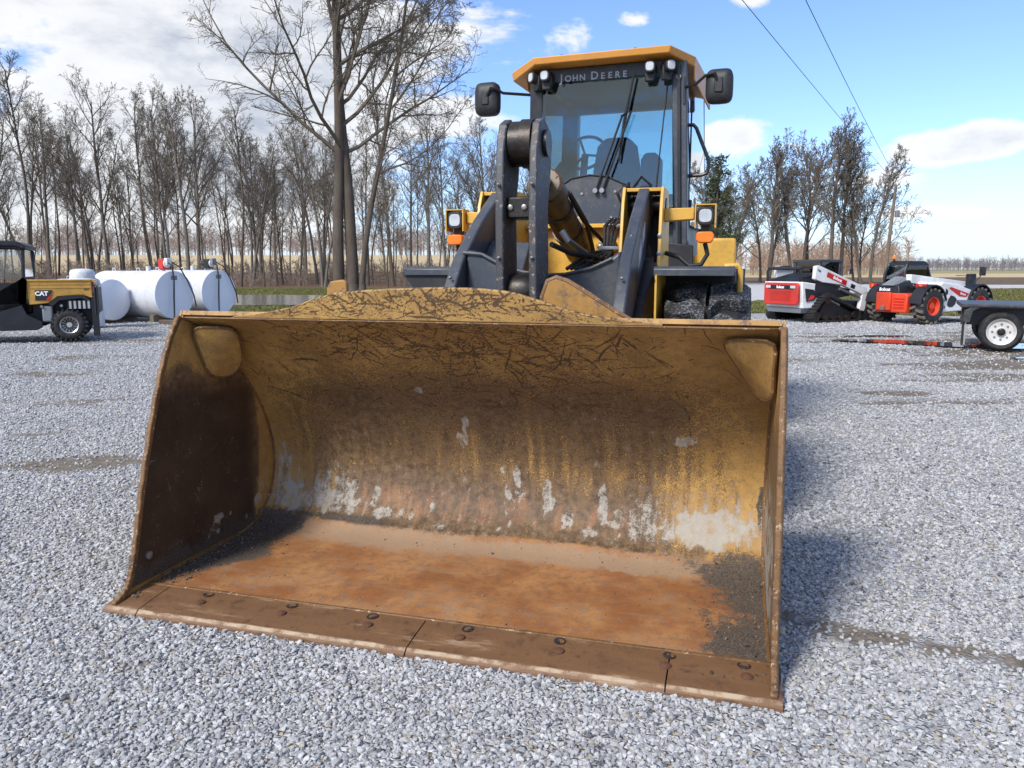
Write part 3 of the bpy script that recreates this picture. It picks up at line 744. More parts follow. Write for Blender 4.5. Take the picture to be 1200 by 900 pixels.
def bucket_sheet(parent):
    nu, nv = 452, 392
    us = np.linspace(-BW, BW, nu); vs = np.linspace(0, VL, nv); U, V = np.meshgrid(us, vs)
    S = np.interp(vs, CL, CP[:, 0]); Z = np.interp(vs, CL, CP[:, 1])
    rip = .004 * (fbm(U * 2.2, V * 2.2) - .5) + .012 * (fbm(U * .9 + 4, V * .9) - .5) * sstep(.9, 1.3, V) * (1 - sstep(2.2, 2.6, V))
    X = np.stack([U, np.repeat(S[:, None], nu, 1) + rip, np.repeat(Z[:, None], nu, 1) + rip * .5], -1).reshape(-1, 3)
    i = np.arange(nu * nv).reshape(nv, nu); F = np.stack([i[:-1, :-1], i[:-1, 1:], i[1:, 1:], i[1:, :-1]], -1).reshape(-1, 4)
    me = bpy.data.meshes.new('back_sheet'); me.from_pydata(X.tolist(), [], F.tolist()); me.shade_smooth()
    n1 = fbm(U * 4, V * 4); n2 = fbm(U * 11 + 5, V * 11); ns = fbm(U * 30, V * 3.2)
    mid = 1 - sstep(.75, 1.42, np.abs(U + .05))
    # rust: light at the top, a dark band half way up, speckled below it, solid towards the floor
    rust = .20 - .08 * sstep(2.2, 2.6, V) + .10 * mid * sstep(2.62, 2.2, V)
    rust += .34 * np.exp(-((V - 1.80) / .19) ** 2) * (.35 + .65 * (1 - sstep(.9, 1.35, np.abs(U + .1))))
    rust += .30 * np.exp(-((V - 1.45) / .2) ** 2) * (1 - sstep(.9, 1.4, np.abs(U)))
    low = sstep(1.42, 1.16, V)
    rust += .62 * low * (1 - sstep(.8, 1.12, np.abs(U + .05))) + .12 * low
    rust += (n1 - .5) * .40 + (ns - .5) * .9 * sstep(1.9, 1.3, V)
    rust += .12 * sstep(-.2, -1.1, U) * sstep(1.9, 1.4, V)
    redness = low * (1 - sstep(.75, 1.1, np.abs(U + .05))) * sstep(.98, 1.06, V) * (.35 + .9 * ns)
    z1 = lambda r3: (r3.normal(-.05, .62), r3.uniform(1.75, 2.62))
    z2 = lambda r3: (r3.normal(-.1, .45), r3.uniform(2.15, 2.62))
    sk = np.maximum(strokes(nu, nv, -BW, BW, 0, VL, 900, 1, z1), strokes(nu, nv, -BW, BW, 0, VL, 900, 2, z2, (.04, .3)))
    sk = np.maximum(sk, strokes(nu, nv, -BW, BW, 0, VL, 60, 3, lambda r3: (r3.uniform(-.2, .9), r3.uniform(1.9, 2.35)), (.3, .9)))
    sk = np.maximum(sk, .8 * strokes(nu, nv, -BW, BW, 0, VL, 1500, 31, lambda r3: (r3.normal(0, .7), r3.uniform(1.55, 2.6)), (.02, .12)))
    rust += .16 * mid * sstep(1.30, 1.5, V) * sstep(2.45, 1.95, V)
    # concrete left in the corners and as spatter
    grey = .95 * blob(U, V, -1.30, 1.10, .12, .10, 1) + .9 * blob(U, V, -1.02, 1.12, .16, .11, 2) + .55 * blob(U, V, -1.38, 1.28, .07, .17, 3) + 1.0 * blob(U, V, 1.20, 1.13, .27, .14, 4, .4) + .6 * blob(U, V, .82, 1.12, .12, .1, 5, 1.)
    for j, (a, b_, w, h) in enumerate([(-.9, 1.08, .035, .04), (-.9, 1.2, .03, .03), (-.75, 1.16, .03, .06), (-.71, 1.05, .028, .025), (-.65, 1.07, .03, .035), (-.57, 1.09, .02, .03), (-.5, 1.06, .02, .03), (-.39, 1.13, .02, .035), (-.17, 1.24, .025, .03), (.08, 1.24, .05, .1), (.3, 1.2, .03, .07), (.1, 1.06, .02, .025), (.42, 1.12, .03, .03), (.55, 1.05, .03, .025),
                                       (-.21, 1.52, .022, .05), (-.175, 1.6, .014, .07), (-.16, 1.68, .018, .03), (-.39, 1.9, .022, .018), (-.46, 1.91, .012, .012), (.62, 1.2, .025, .06), (.7, 1.1, .03, .04), (-.3, 1.0, .03, .02), (1.05, 1.62, .04, .025)]):
        grey = np.maximum(grey, .80 * blob(U, V, a, b_, w * 1.05, h * 1.5, 10 + j, .95))
    grey = grey - .2 * sstep(.5, .2, n2)
    smear = sstep(.98, 1.08, V) * sstep(1.42, 1.15, V)
    grey = np.maximum(grey, smear * (.34 * sstep(-.75, -1.1, U) + .40 * sstep(.62, .95, U) + .16) + (ns - .5) * .9 * smear)
    # granular dirt in the corners of the floor
    lb = -1.46 + .30 * sstep(.02, .5, V) + .16 * (n1 - .5) + .02 * np.sin(V * 9)
    dirt = .85 * sstep(.12, -.06, U - lb) * sstep(1.12, .95, V)
    dirt = np.maximum(dirt, .75 * sstep(1.05, 1.0, V) * sstep(.93, .97, V + .05 * (n1 - .5) - .02) * sstep(-.4, -.75, U))
    rb = 1.22 + .10 * sstep(.15, .5, V) - .16 * sstep(.6, .95, V) + .34 * (fbm(U * 5 + 3, V * 5, 5) - .5)
    dirt = np.maximum(dirt, .78 * sstep(-.16, .12, U - rb) * sstep(1.08, .96, V))
    dirt = np.maximum(dirt, .8 * blob(U, V, 1.45, 1.25, .03, .14, 7))
    orange = sstep(1.02, .90, V + .08 * (n1 - .5)); dust = .10 * orange + (.62 * np.exp(-((V - .86) / .11) ** 2) + .22 * sstep(.3, .0, V) + .25 * sstep(.7, .95, V)) * sstep(1.04, .96, V) + (1.1 * (fbm(U * 3, V * 6, 5) - .5) + .5 * (n2 - .5)) * orange + .55 * blob(U, V, .75, .84, .28, .09, 9)
    dust = np.maximum(dust, .7 * strokes(nu, nv, -BW, BW, 0, VL, 26, 5, lambda r3: (r3.uniform(-1.1, 1.1), r3.uniform(.02, .8)), (.1, .7)))
    set_attrs(me, dict(rust=rust, grey=grey, dirt=dirt, orange=np.maximum(orange, .55 * redness), dust=dust, scratch=sk, rust_shade=.5 * redness * sstep(.35, .6, fbm(U * 9, V * 5)))); me.materials.append(M_bucket)
    return link('back_sheet', me, parent)


def bucket_side(parent, sg):
    nz, ns = 210, 130
    zs = np.linspace(.075, 1.34, nz); ts = np.linspace(0, 1, ns)
    k = CP[:, 1] > .07; kb = np.argmax(CP[:, 0] >= 1.0)
    back = np.interp(zs, CP[kb:, 1], CP[kb:, 0]); fr = np.interp(zs, FRONT[:, 1], FRONT[:, 0])
    S = fr[:, None] + (back - fr)[:, None] * ts[None]; Z = np.repeat(zs[:, None], ns, 1)
    low = sstep(.3, .075, Z)
    X = np.stack([sg * (BW + .001 + 0 * S), S, Z], -1).reshape(-1, 3)
    i = np.arange(nz * ns).reshape(nz, ns); F = np.stack([i[:-1, :-1], i[:-1, 1:], i[1:, 1:], i[1:, :-1]], -1).reshape(-1, 4)
    me = bpy.data.meshes.new('side_face'); me.from_pydata(X.tolist(), [], (F if sg < 0 else F[:, ::-1]).tolist()); me.shade_smooth()
    n1 = fbm(S * 5 + 3, Z * 5); n2 = fbm(S * 14, Z * 14)
    sk = strokes(ns, nz, 0, 1.4, 0, 1.34, 60, 21 + sg, lambda r3: (r3.uniform(.2, 1.2), r3.uniform(.5, 1.3)), (.03, .2))
    if sg < 0:
        rust = .12 + 1.15 * sstep(1.14, .90, Z + .16 * (n1 - .5) + .12 * (S - .8)) * sstep(1.26, 1.12, S + .1 * (n1 - .5) + .1 * np.abs(Z - .6)); rust_shade = 1.0 * sstep(1.06, .86, Z + .16 * (n1 - .5) + .12 * (S - .8)) * sstep(1.24, 1.08, S + .1 * (n1 - .5)) * (.55 + .6 * n1)  # left wall: wet rust, with part of its shade put into the colour
        grey = .8 * sstep(.62, .7, n2) * sstep(.30, .10, Z - .12 * S) * sstep(.5, .8, S); dirt = .7 * sstep(.24, .08, Z + .1 * (n1 - .5)) ; dust = 0 * S
    else:
        rust = .2 + .55 * sstep(1.15, .7, Z + .2 * (n1 - .5)) ; rust_shade = 0 * S; grey = .85 * sstep(.5, .62, n2 + .2 * sstep(.7, .2, Z)) * sstep(.9, .3, Z) * sstep(.35, .5, S); dirt = .5 * sstep(.2, .08, Z); dust = .35 * sstep(.6, .2, Z)
    set_attrs(me, dict(rust=rust, grey=grey, dirt=dirt, dust=dust, rust_shade=rust_shade, scratch=sk)); me.materials.append(M_bucket)
    return link('side_face', me, parent)


def edge_material():
    m, t, b = new_mat('worn_edge_steel'); p = t.obj(); nm = t.noise(p, 14, 6, .7); nl = t.noise(t.scale(p, (.25, 1.5, 1)), 7, 6, .65); nf = t.noise(p, 80, 5, .7)
    yy = t.sep(p)[1]; c = t.mix(nl, lin(86, 60, 40), lin(132, 96, 62)); c = t.mix(t.mapr(nm, .5, .72, 0, .7), c, lin(60, 42, 32)); c = t.mix(t.mapr(nl, .58, .7, 0, .7), c, lin(170, 146, 120)); c = t.mix(t.mapr(nf, .55, .75, 0, .4), c, lin(66, 44, 32)); c = t.mix(t.math('MULTIPLY', t.math('MULTIPLY', t.mapr(yy, .022, .012), t.mapr(yy, -.003, .004)), t.mapr(nm, .35, .6)), c, lin(168, 146, 118))  # pale bevel line: worn steel with its highlight painted into the colour
    t.put(b.inputs['Base Color'], c); b.inputs['Roughness'].default_value = .6
    t.put(b.inputs['Normal'], t.bump(t.math('ADD', nm, t.math('MULTIPLY', nf, .4)), .5, .008)); return m
M_edge = edge_material()
M_cutter = paint('worn_side_edge', lin(118, 84, 46), .55, dirt=.9, dirtcol=lin(70, 50, 38), scale=14, chips=.40, chipcol=lin(170, 152, 124), bump=.4)
M_bkout = paint('bucket_outside', lin(164, 122, 56), .5, dirt=.8, dirtcol=lin(92, 70, 48), scale=6, chips=.5)

# bucket: back shell is the part, everything bolted and welded to it is a sub-part
off = []
for i in range(0, len(CP), 6):
    a = CP[max(i - 1, 0)]; c = CP[min(i + 1, len(CP) - 1)]; d = (c - a) / np.hypot(*(c - a)); off.append((CP[i][0] + d[1] * .035, CP[i][1] - d[0] * .035))
shell = MB(); poly_in = [(CP[i][0] + .0, CP[i][1]) for i in range(0, len(CP), 6)]
inn = []
for i in range(0, len(CP), 6):
    a = CP[max(i - 1, 0)]; c = CP[min(i + 1, len(CP) - 1)]; d = (c - a) / np.hypot(*(c - a)); inn.append((CP[i][0] + d[1] * .012, CP[i][1] - d[0] * .012))
shell.prism(inn + off[::-1], 'yz', -BW, BW)
bk = shell.build('bucket', M_bkout, ld, label='worn yellow bucket with rust, scrape marks and dried concrete inside')
bucket_sheet(bk)
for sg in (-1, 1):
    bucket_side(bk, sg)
    side = [(s, z) for s, z in FRONT if z > .06] + [(s, z) for s, z in off[::-1] if True] + [(.2, .02)]
    side = [(s + .012, z) for s, z in FRONT[3:]] + off[::-1] + [(.2, .022)]
    MB().prism(side, 'yz', sg * (BW + .004), sg * (BW + .014)).build('side_plate', M_bkout, bk)
    # thick worn cutter bar down the front edge of the side plate
    mb = MB(); ring = []
    for j, (s, z) in enumerate(FRONT):
        a = FRONT[max(j - 1, 0)]; c = FRONT[min(j + 1, len(FRONT) - 1)]; d = (c - a) / np.hypot(*(c - a)); nrm = np.array([d[1], -d[0]])
        w = .012 * math.sin(j * 2.1) * .3
        p0 = np.array([s, z]) - nrm * (.012 + w); p1 = np.array([s, z]) + nrm * .016
        ring.append([(sg * (BW - .006), p0[0], p0[1]), (sg * (BW + .018), p0[0], p0[1]), (sg * (BW + .026), p1[0], p1[1]), (sg * (BW - .006), p1[0], p1[1])])
    mb.loft(ring); mb.build('side_cutter', M_cutter, bk, bevel=.006)
    # rounded corner gusset between the side and the curled top
    G = [(1.22, .70, 1.298), (1.33, .655, 1.318), (1.452, .64, 1.30), (1.46, .70, 1.16), (1.462, .78, 1.02), (1.42, .90, .99), (1.35, .94, 1.06), (1.27, .84, 1.19)]
    G = [Vector((sg * a, b_, c_)) for a, b_, c_ in G]; N = len(G); sm = []; gc = sum(G, Vector()) / N; G = [gc + (v - gc) * .86 for v in G]
    for j in range(N):
        A_, B_, C_, D_ = (G[(j + q) % N] for q in (-1, 0, 1, 2))
        for q in (0, .33, .66): sm.append(.5 * (2 * B_ + (C_ - A_) * q + (2 * A_ - 5 * B_ + 4 * C_ - D_) * q * q + (3 * B_ - A_ - 3 * C_ + D_) * q ** 3))
    cen = sum(sm, Vector()) / len(sm); nin = Vector((-sg * .6, -.55, -.25)).normalized()
    mb = MB(); n = len(sm); mb.add([v + nin * .004 for v in sm] + [cen + (v - cen) * .9 + nin * .012 for v in sm] + [cen + nin * .012], [(j, (j + 1) % n, n + (j + 1) % n, n + j) for j in range(n)] + [(n + j, n + (j + 1) % n, 2 * n) for j in range(n)])
    g = mb.build('corner_gusset', M_bucket, bk, smooth=60); k = len(g.data.vertices); set_attrs(g.data, dict(rust=np.full(k, .22), grey=np.zeros(k)))
    MB().tube(sm + [sm[0]], .009, 6, cap=False).build('gusset_weld', M_cutter, bk)
    MB().tube([(sg * (BW - .004), s, z) for s, z in CP[::5] if True], .009, 6).build('weld_bead', M_cutter, bk)

# raised spill guard over the back edge
SG_U = [-1.16, -1.02, -.83, -.70, -.57, -.42, -.28, -.02, .15, .27, .34, .40, .47, .58, .70, .83, .98]
SG_Z = [1.362, 1.372, 1.408, 1.452, 1.482, 1.497, 1.505, 1.512, 1.510, 1.500, 1.486, 1.468, 1.446, 1.412, 1.388, 1.372, 1.362]
nu, nv = 330, 30; us = np.linspace(SG_U[0], SG_U[-1], nu); top = np.interp(us, SG_U, SG_Z) + .004 * (fbm(us * 9, us * 0) - .5)
Vv, Uu = np.meshgrid(np.linspace(0, 1, nv), us, indexing='ij'); Zz = 1.357 + (top[None] - 1.357) * Vv; Ss = .600 - (Zz - 1.357) * .25
X = np.stack([Uu, Ss, Zz], -1).reshape(-1, 3); ii = np.arange(nu * nv).reshape(nv, nu); F = np.stack([ii[:-1, :-1], ii[:-1, 1:], ii[1:, 1:], ii[1:, :-1]], -1).reshape(-1, 4)
me = bpy.data.meshes.new('spill_guard'); me.from_pydata(X.tolist(), [], F.tolist()); me.shade_smooth()
sk = np.maximum(strokes(nu, nv, us[0], us[-1], 1.357, 1.515, 900, 51, lambda r3: (r3.uniform(-1, .8), r3.uniform(1.36, 1.51)), (.04, .3)), 0)
wy = sstep(1.36, 1.5, Zz) * 0
set_attrs(me, dict(rust=.16 + (fbm(Uu * 8, Zz * 8) - .5) * .5, grey=wy, scratch=sk)); me.materials.append(M_bucket)
sgd = link('spill_guard', me, bk); so = sgd.modifiers.new('thick', 'SOLIDIFY'); so.thickness = .022; so.offset = -1
MB().tube([(u, .590, 1.352) for u in (-1.44, -.7, 0, .7, 1.42)], .004, 6).build('top_seam_bead', M_cutter, bk)
MB().box(-1.46, 1.46, .607, .630, 1.346, 1.3565).build('top_lip', M_cutter, bk, bevel=.003)
# cutting edge in bolted-on lengths
def edge_piece(u0, u1, du=0.0):
    P = [(-.012, -.012), (-.008, .016), (.012, .034), (.10, .046), (.232, .058), (.232, .010), (.12, -.012)]
    n = max(int((u1 - u0) / .05), 2); r3 = random.Random(int(u0 * 100) + 500); rings = []
    for i in range(n + 1):
        u = u0 + (u1 - u0) * i / n; j = r3.uniform(-.004, .004)
        rings.append([(u, s + (j if s < .05 else 0), z + (j * .5 if s < .05 else 0)) for s, z in P])
    return MB().loft(rings)
for u0, u1 in ((-1.515, -1.335), (-1.329, .012), (.018, 1.078), (1.084, 1.505)):
    edge_piece(u0, u1).build('cutting_edge', M_edge, bk, smooth=30)
MB().box(-1.47, 1.47, .233, .252, .045, .0635).build('edge_weld', M_cutter, bk, bevel=.004)
bolt = MB().lathe([(0, .024), (.008, .023), (.014, .012)], (0, 0, 0), (0, 0, 1), 10).mesh('bolt', M_rust)
hole = MB().lathe([(0, .027), (.003, .027), (.003, .019), (-.012, .016)], (0, 0, 0), (0, 0, 1), 14).mesh('bolt_hole', paint('hole_dark', lin(38, 27, 22), .8))
for k, u in enumerate((-1.08, -.65, -.22, .21, .64, 1.07, 1.38)):
    link('bolt', bolt, bk, (u, .13, .047), (R(-5), 0, k * .7)); link('bolt_hole', hole, bk, (u + (.01 if k % 2 else -.012), .205, .0555), (R(-5), 0, k))
sb = MB().lathe([(0, .022), (.014, .021), (.018, .012)], (0, 0, 0), (1, 0, 0), 10).mesh('side_bolt', M_steel)
link('side_bolt', sb, bk, (-BW, .25, .20)); link('side_bolt', sb, bk, (BW + .03, .25, .20))
# hinge plates behind the bucket
for u in (.18 - .62, .62 - .02):
    MB().prism([(1.43, .30), (1.62, .42), (1.66, .62), (1.55, 1.1), (1.2, 1.25), (1.10, 1.14), (1.33, .85), (1.43, .6)], 'yz', u - .13, u - .10).prism([(1.43, .30), (1.62, .42), (1.66, .62), (1.55, 1.1), (1.2, 1.25), (1.10, 1.14), (1.33, .85), (1.43, .6)], 'yz', u + .10, u + .13).build('hinge_plate', M_bkout, bk)
# curled rear flange plates seen over the back edge
FL = [(.37, 1.36), (.375, 1.47), (.40, 1.54), (.44, 1.555), (.49, 1.54), (.56, 1.50), (.64, 1.45), (.72, 1.40), (.81, 1.35), (.81, 1.30), (.40, 1.30)]
MB().prism(FL, 'xz', .90, .93).build('rear_flange', M_bkout, bk, bevel=.006)
MB().tube([(a, .915, z) for a, z in FL[:9]], .017, 6).build('flange_bead', M_cutter, bk)
MB().prism([(-.80, 1.34), (-.795, 1.50), (-.775, 1.535), (-.70, 1.545), (-.68, 1.53), (-.675, 1.34)], 'xz', .90, .93).build('rear_lug', M_bkout, bk, bevel=.008)

# crumbs of earth left on the bucket floor
def crumbs():
    m, t, b = new_mat('dirt_crumbs'); oi = t.node('ShaderNodeObjectInfo').outputs['Random']
    t.put(b.inputs['Base Color'], t.mix(oi, lin(46, 40, 34), lin(116, 104, 90))); b.inputs['Roughness'].default_value = .95
    bm = bmesh.new(); bmesh.ops.create_icosphere(bm, subdivisions=1, radius=.5); r3 = random.Random(4)
    for v in bm.verts: v.co *= r3.uniform(.75, 1.15); v.co.z *= .7
    me = bpy.data.meshes.new('crumb'); bm.to_mesh(me); bm.free(); me.materials.append(m)
    rng = np.random.default_rng(12); P = []
    while len(P) < 2600:
        if rng.random() < .5: u = rng.uniform(-1.46, -1.10); s_ = rng.uniform(.1, 1.15); k = 1 - (u + 1.46) / (.10 + .22 * s_)
        elif rng.random() < .55: u = rng.uniform(1.0, 1.46); s_ = rng.uniform(.1, 1.2); k = (u - 1.12) / .3
        else: u = rng.uniform(-1.2, 1.2); s_ = rng.uniform(.25, 1.2); k = .12 * s_
        if rng.random() > k: continue
        z = np.interp(s_, CP[:60, 0], CP[:60, 1]) if s_ > .235 else .047
        P.append((u, s_, z))
    P = np.array(P); sz = rng.uniform(.004, .008, len(P)) * (1 + 1.6 * (rng.random(len(P)) > .93)); ca, sa = math.cos(YAW), math.sin(YAW)
    Wd = np.stack([OX + P[:, 0] * ca - P[:, 1] * sa, OY + P[:, 0] * sa + P[:, 1] * ca, P[:, 2] + sz * .2], -1)
    scatter('loose_dirt', Wd, np.stack([sz, sz, sz], -1), rng.uniform(0, 6.28, (len(P), 3)), [me])
crumbs()

# --- linkage
def plate(pts, plane, a, b_, name, m, parent=ld, bevel=.008, **k): return MB().prism(pts, plane, a, b_).build(name, m, parent, bevel=bevel, **k)
BC = [(1.46, 1.30), (1.44, 1.9), (1.46, 2.25), (1.52, 2.40), (1.62, 2.44), (1.74, 2.40), (1.80, 2.30), (1.78, 2.15), (1.72, 1.95), (1.74, 1.6), (1.70, 1.25)]
for u in (-.034, .158): plate(BC, 'yz', u, u + .046, 'bell_crank_plate', M_wornslate)
MB().lathe([(-.005, .10), (0, .125), (.06, .125), (.062, .135), (.13, .135), (.134, .1)], (.020, 1.62, 2.30), (1, 0, 0), 24).build('top_pin_barrel', M_grease, ld)
for u in (-.055, .21): MB().cyl((u, 1.62, 2.30), (u + .02, 1.62, 2.30), .075, 20).build('pin_cap', M_grease, ld)
MB().box(.018, .152, 1.50, 1.70, 1.88, 2.0).build('cross_block', M_grease, ld, bevel=.01)
MB().lathe([(0, .10), (.03, .11), (.10, .11), (.13, .10)], (.018, 1.6, 1.47), (1, 0, 0), 24).build('lower_pin_barrel', M_grease, ld)
tc0, tc1 = Vector((.09, 1.64, 2.28)), Vector((.13, 3.05, 1.72)); dv = tc1 - tc0
MB().tube([tc0 + dv * .08, tc0 + dv * .34], .05, 14).build('cylinder_rod', M_chrome, ld)
MB().tube([tc0 + dv * .28, tc0 + dv * .29, tc0 + dv * .40, tc0 + dv * .41, tc1], [.10, .115, .115, .098, .098], 20).build('tilt_cylinder', M_cylinder, ld)
for f in (.5, .72): MB().tube([tc0 + dv * f, tc0 + dv * (f + .03)], .108, 18).build('cylinder_clamp', M_grease, ld)
MB().tube([tc0 + dv * .42 + Vector((.11, 0, .04)), tc0 + dv * .7 + Vector((.14, 0, .03)), tc1 + Vector((.13, -.1, -.02)), tc1 + Vector((.2, -.15, -.16))], .016, 8).build('hydraulic_hose', M_rubber, ld)
MB().tube([tc0 + dv * .45 + Vector((.09, 0, .07)), tc0 + dv * .75 + Vector((.10, 0, .08)), tc1 + Vector((.22, -.1, .05)), tc1 + Vector((.30, -.2, -.1))], .014, 8).build('hydraulic_hose', M_rubber, ld)
MB().tube([(.16, 2.0, 1.75), (.24, 2.2, 1.70), (.34, 2.35, 1.68), (.40, 2.6, 1.66), (.47, 2.7, 1.64)], .018, 8).build('hydraulic_hose', M_rubber, ld)
MB().tube([(.18, 2.2, 1.84), (.22, 2.2, 1.78), (.26, 2.3, 1.74), (.30, 2.4, 1.70)], .022, 8).build('hydraulic_hose', M_steel, ld)
MB().box(.30, .36, 2.35, 2.42, 1.64, 1.70).build('hose_block', M_black, ld, bevel=.006)

# boom arms, cross plate
ARM = [(3.02, 2.06), (2.95, 2.17), (2.82, 2.19), (2.68, 2.12), (2.3, 1.92), (1.9, 1.66), (1.58, 1.32), (1.47, .9), (1.44, .5), (1.47, .36), (1.56, .36), (1.62, .5), (1.68, .85), (1.9, 1.18), (2.3, 1.45), (2.7, 1.72), (2.98, 1.95)]
UC = .12
for u in (-.46, .60): plate(ARM, 'yz', u, u + .075, 'boom_arm', M_slate, bevel=.01)
CPt = [(-.385, 1.30), (-.385, 1.72), (-.30, 1.70), (-.16, 1.63), (0, 1.585), (.12, 1.57), (.26, 1.575), (.40, 1.605), (.52, 1.655), (.60, 1.71), (.60, 1.30)]
plate(CPt, 'xz', 1.95, 2.08, 'boom_cross_plate', M_slate, bevel=.02)
# sloping guard behind the left arm
MB().hexa([(-.385, 1.98, 1.25), (-.05, 1.98, 1.25), (-.05, 2.5, 1.5), (-.385, 2.5, 1.5), (-.385, 1.96, 1.45), (-.05, 1.96, 1.45), (-.10, 2.48, 1.78), (-.385, 2.48, 1.80)]).build('boom_gusset', M_slate, ld, bevel=.01)

# --- front frame tower
TW = [(2.30, .75), (2.42, 1.3), (2.58, 1.75), (2.66, 2.05), (2.72, 2.155), (3.05, 2.155), (3.16, 2.0), (3.2, 1.5), (3.2, .75)]
for u in (.765, .505, -.53, -.29): plate(TW, 'yz', u - .011, u + .011, 'tower_plate', M_yel, bevel=.004)
for u0, u1 in ((.517, .753), (-.518, -.302)):
    MB().box(u0, u1, 2.73, 3.03, 2.125, 2.15).build('tower_cap', M_yel, ld, bevel=.004)
    MB().box(u0, u1, 3.05, 3.08, .8, 2.12).build('tower_back', M_black, ld)
    MB().cyl((u0 - .03, 2.86, 2.04), (u1 + .03, 2.86, 2.04), .05, 16).build('boom_pin', M_grease, ld)
    cu = (u0 + u1) / 2 + (.06 if u0 > 0 else -.06)
    MB().tube([(cu, 2.55, 1.60), (cu, 2.45, 1.52), (cu, 1.95, 1.20), (cu, 1.93, 1.19), (cu, 1.6, 1.0)], [.075, .085, .085, .05, .05], 18).build('lift_cylinder', M_grease, ld)
    MB().cyl((u0 + .02, 2.6, 1.64), (u1 - .02, 2.6, 1.64), .05, 14).build('lift_pin', M_grease, ld)
MB().box(-.28, .49, 3.10, 3.14, 1.45, 1.93).build('centre_panel', M_yel, ld, bevel=.008)
MB().box(-.28, .49, 3.02, 3.10, 1.90, 1.93).build('panel_flange', M_yel, ld, bevel=.004)
MB().box(.27, .40, 3.06, 3.099, 1.73, 1.80).build('mounting_pad', M_steel, ld, bevel=.004)
MB().box(.10, .16, 2.98, 3.09, 1.50, 1.98).build('hose_guard', M_yel, ld, bevel=.006)
MB().box(-.30, .53, 2.2, 3.2, .55, 1.05).build('front_frame', M_yel, ld, bevel=.02)
MB().cyl((-.9, 2.45, .745), (1.2, 2.45, .745), .19, 20).build('front_axle', M_yel, ld)
for i, (a, b_, c_) in enumerate([((.50, 2.75, 1.95), (.44, 2.7, 1.90), (.42, 2.72, 1.80)), ((.50, 2.8, 2.0), (.45, 2.76, 2.12), (.53, 2.74, 2.19)), ((.56, 2.75, 2.15), (.62, 2.7, 2.22), (.68, 2.75, 2.17))]):
    MB().tube([a, b_, c_, (c_[0], c_[1] + .1, c_[2] - .2)], .011, 6).build('small_hose', M_rubber, ld)

# --- lights on brackets
def light_bracket(sg, u_in, u_out):
    s = 2.8
    MB().prism([(u_in, 1.925), (u_out - sg * .01, 1.935), (u_out - sg * .01, 2.015), (u_in, 2.012)], 'xz', s - .02, s + .10).build('light_bracket', M_yel, ld, bevel=.006)
    c = u_out + sg * .068
    g = MB()
    for x in (c - .066, c + .066): g.box(x - .004, x + .004, s - .07, s + .07, 1.875, 2.034)
    g.box(c - .062, c + .062, s - .07, s + .07, 2.026, 2.034); g.build('light_guard', M_yel, ld)
    b_ = MB().prism([(c + .058 * math.cos(a) ** 3 * 1.0 if False else c + .058 * (abs(math.cos(a)) ** .6) * (1 if math.cos(a) > 0 else -1), 1.955 + .062 * (abs(math.sin(a)) ** .6) * (1 if math.sin(a) > 0 else -1)) for a in np.linspace(0, 6.283, 24, endpoint=False)], 'xz', s - .06, s + .08)
    hl = b_.build('headlight', M_black, ld, bevel=.006)
    MB().prism([(c + .042 * (abs(math.cos(a)) ** .6) * (1 if math.cos(a) > 0 else -1), 1.955 + .044 * (abs(math.sin(a)) ** .6) * (1 if math.sin(a) > 0 else -1)) for a in np.linspace(0, 6.283, 24, endpoint=False)], 'xz', s - .068, s - .055).build('lens', M_lens, hl, bevel=.004)
    MB().prism([(c - .058, 1.795), (c - .04, 1.775), (c + .04, 1.775), (c + .058, 1.795), (c + .058, 1.835), (c + .045, 1.85), (c - .045, 1.85), (c - .058, 1.835)], 'xz', s - .07, s + .02).build('turn_signal', M_amber, ld, bevel=.008)
    MB().box(c - .03, c + .03, s + .0, s + .06, 1.84, 1.90).build('signal_mount', M_black, ld)
    MB().tube([(c + .0, s, 1.775), (c + .02, s, 1.70), (c - .02 * sg, s, 1.63), (c - .10 * sg, s, 1.62), (c - .17 * sg, s + .02, 1.68), (c - .27 * sg, s + .05, 1.71)], .016, 8).build('light_cable', M_rubber, ld)
light_bracket(1, .776, .985); light_bracket(-1, -.541, -.68)

# --- front fenders
def fender(u0, u1, s0):
    MB().prism([(s0, 1.555), (s0, 1.60), (s0 + .03, 1.615), (3.15, 1.615), (3.4, 1.45), (3.38, 1.42), (3.13, 1.575), (s0 + .03, 1.575)], 'yz', u0, u1).build('fender', M_slate, ld, bevel=.006)
    MB().box(u0 + .02, u1 - .02, s0 + .62, s0 + .65, .95, 1.57).build('fender_liner', M_black, ld)
fender(.79, 1.265, 2.0); fender(-.84, -.50, 2.0)
MB().prism([(2.0, 1.15), (2.0, 1.57), (2.6, 1.57), (2.6, 1.0)], 'yz', .80, .812).build('fender_bracket', M_yel, ld)
MB().prism([(-.84, 1.60), (-.84, 1.55), (-.70, 1.36), (-.50, 1.30), (-.50, 1.60)], 'xz', 2.02, 2.06).build('mud_flap', M_black, ld)


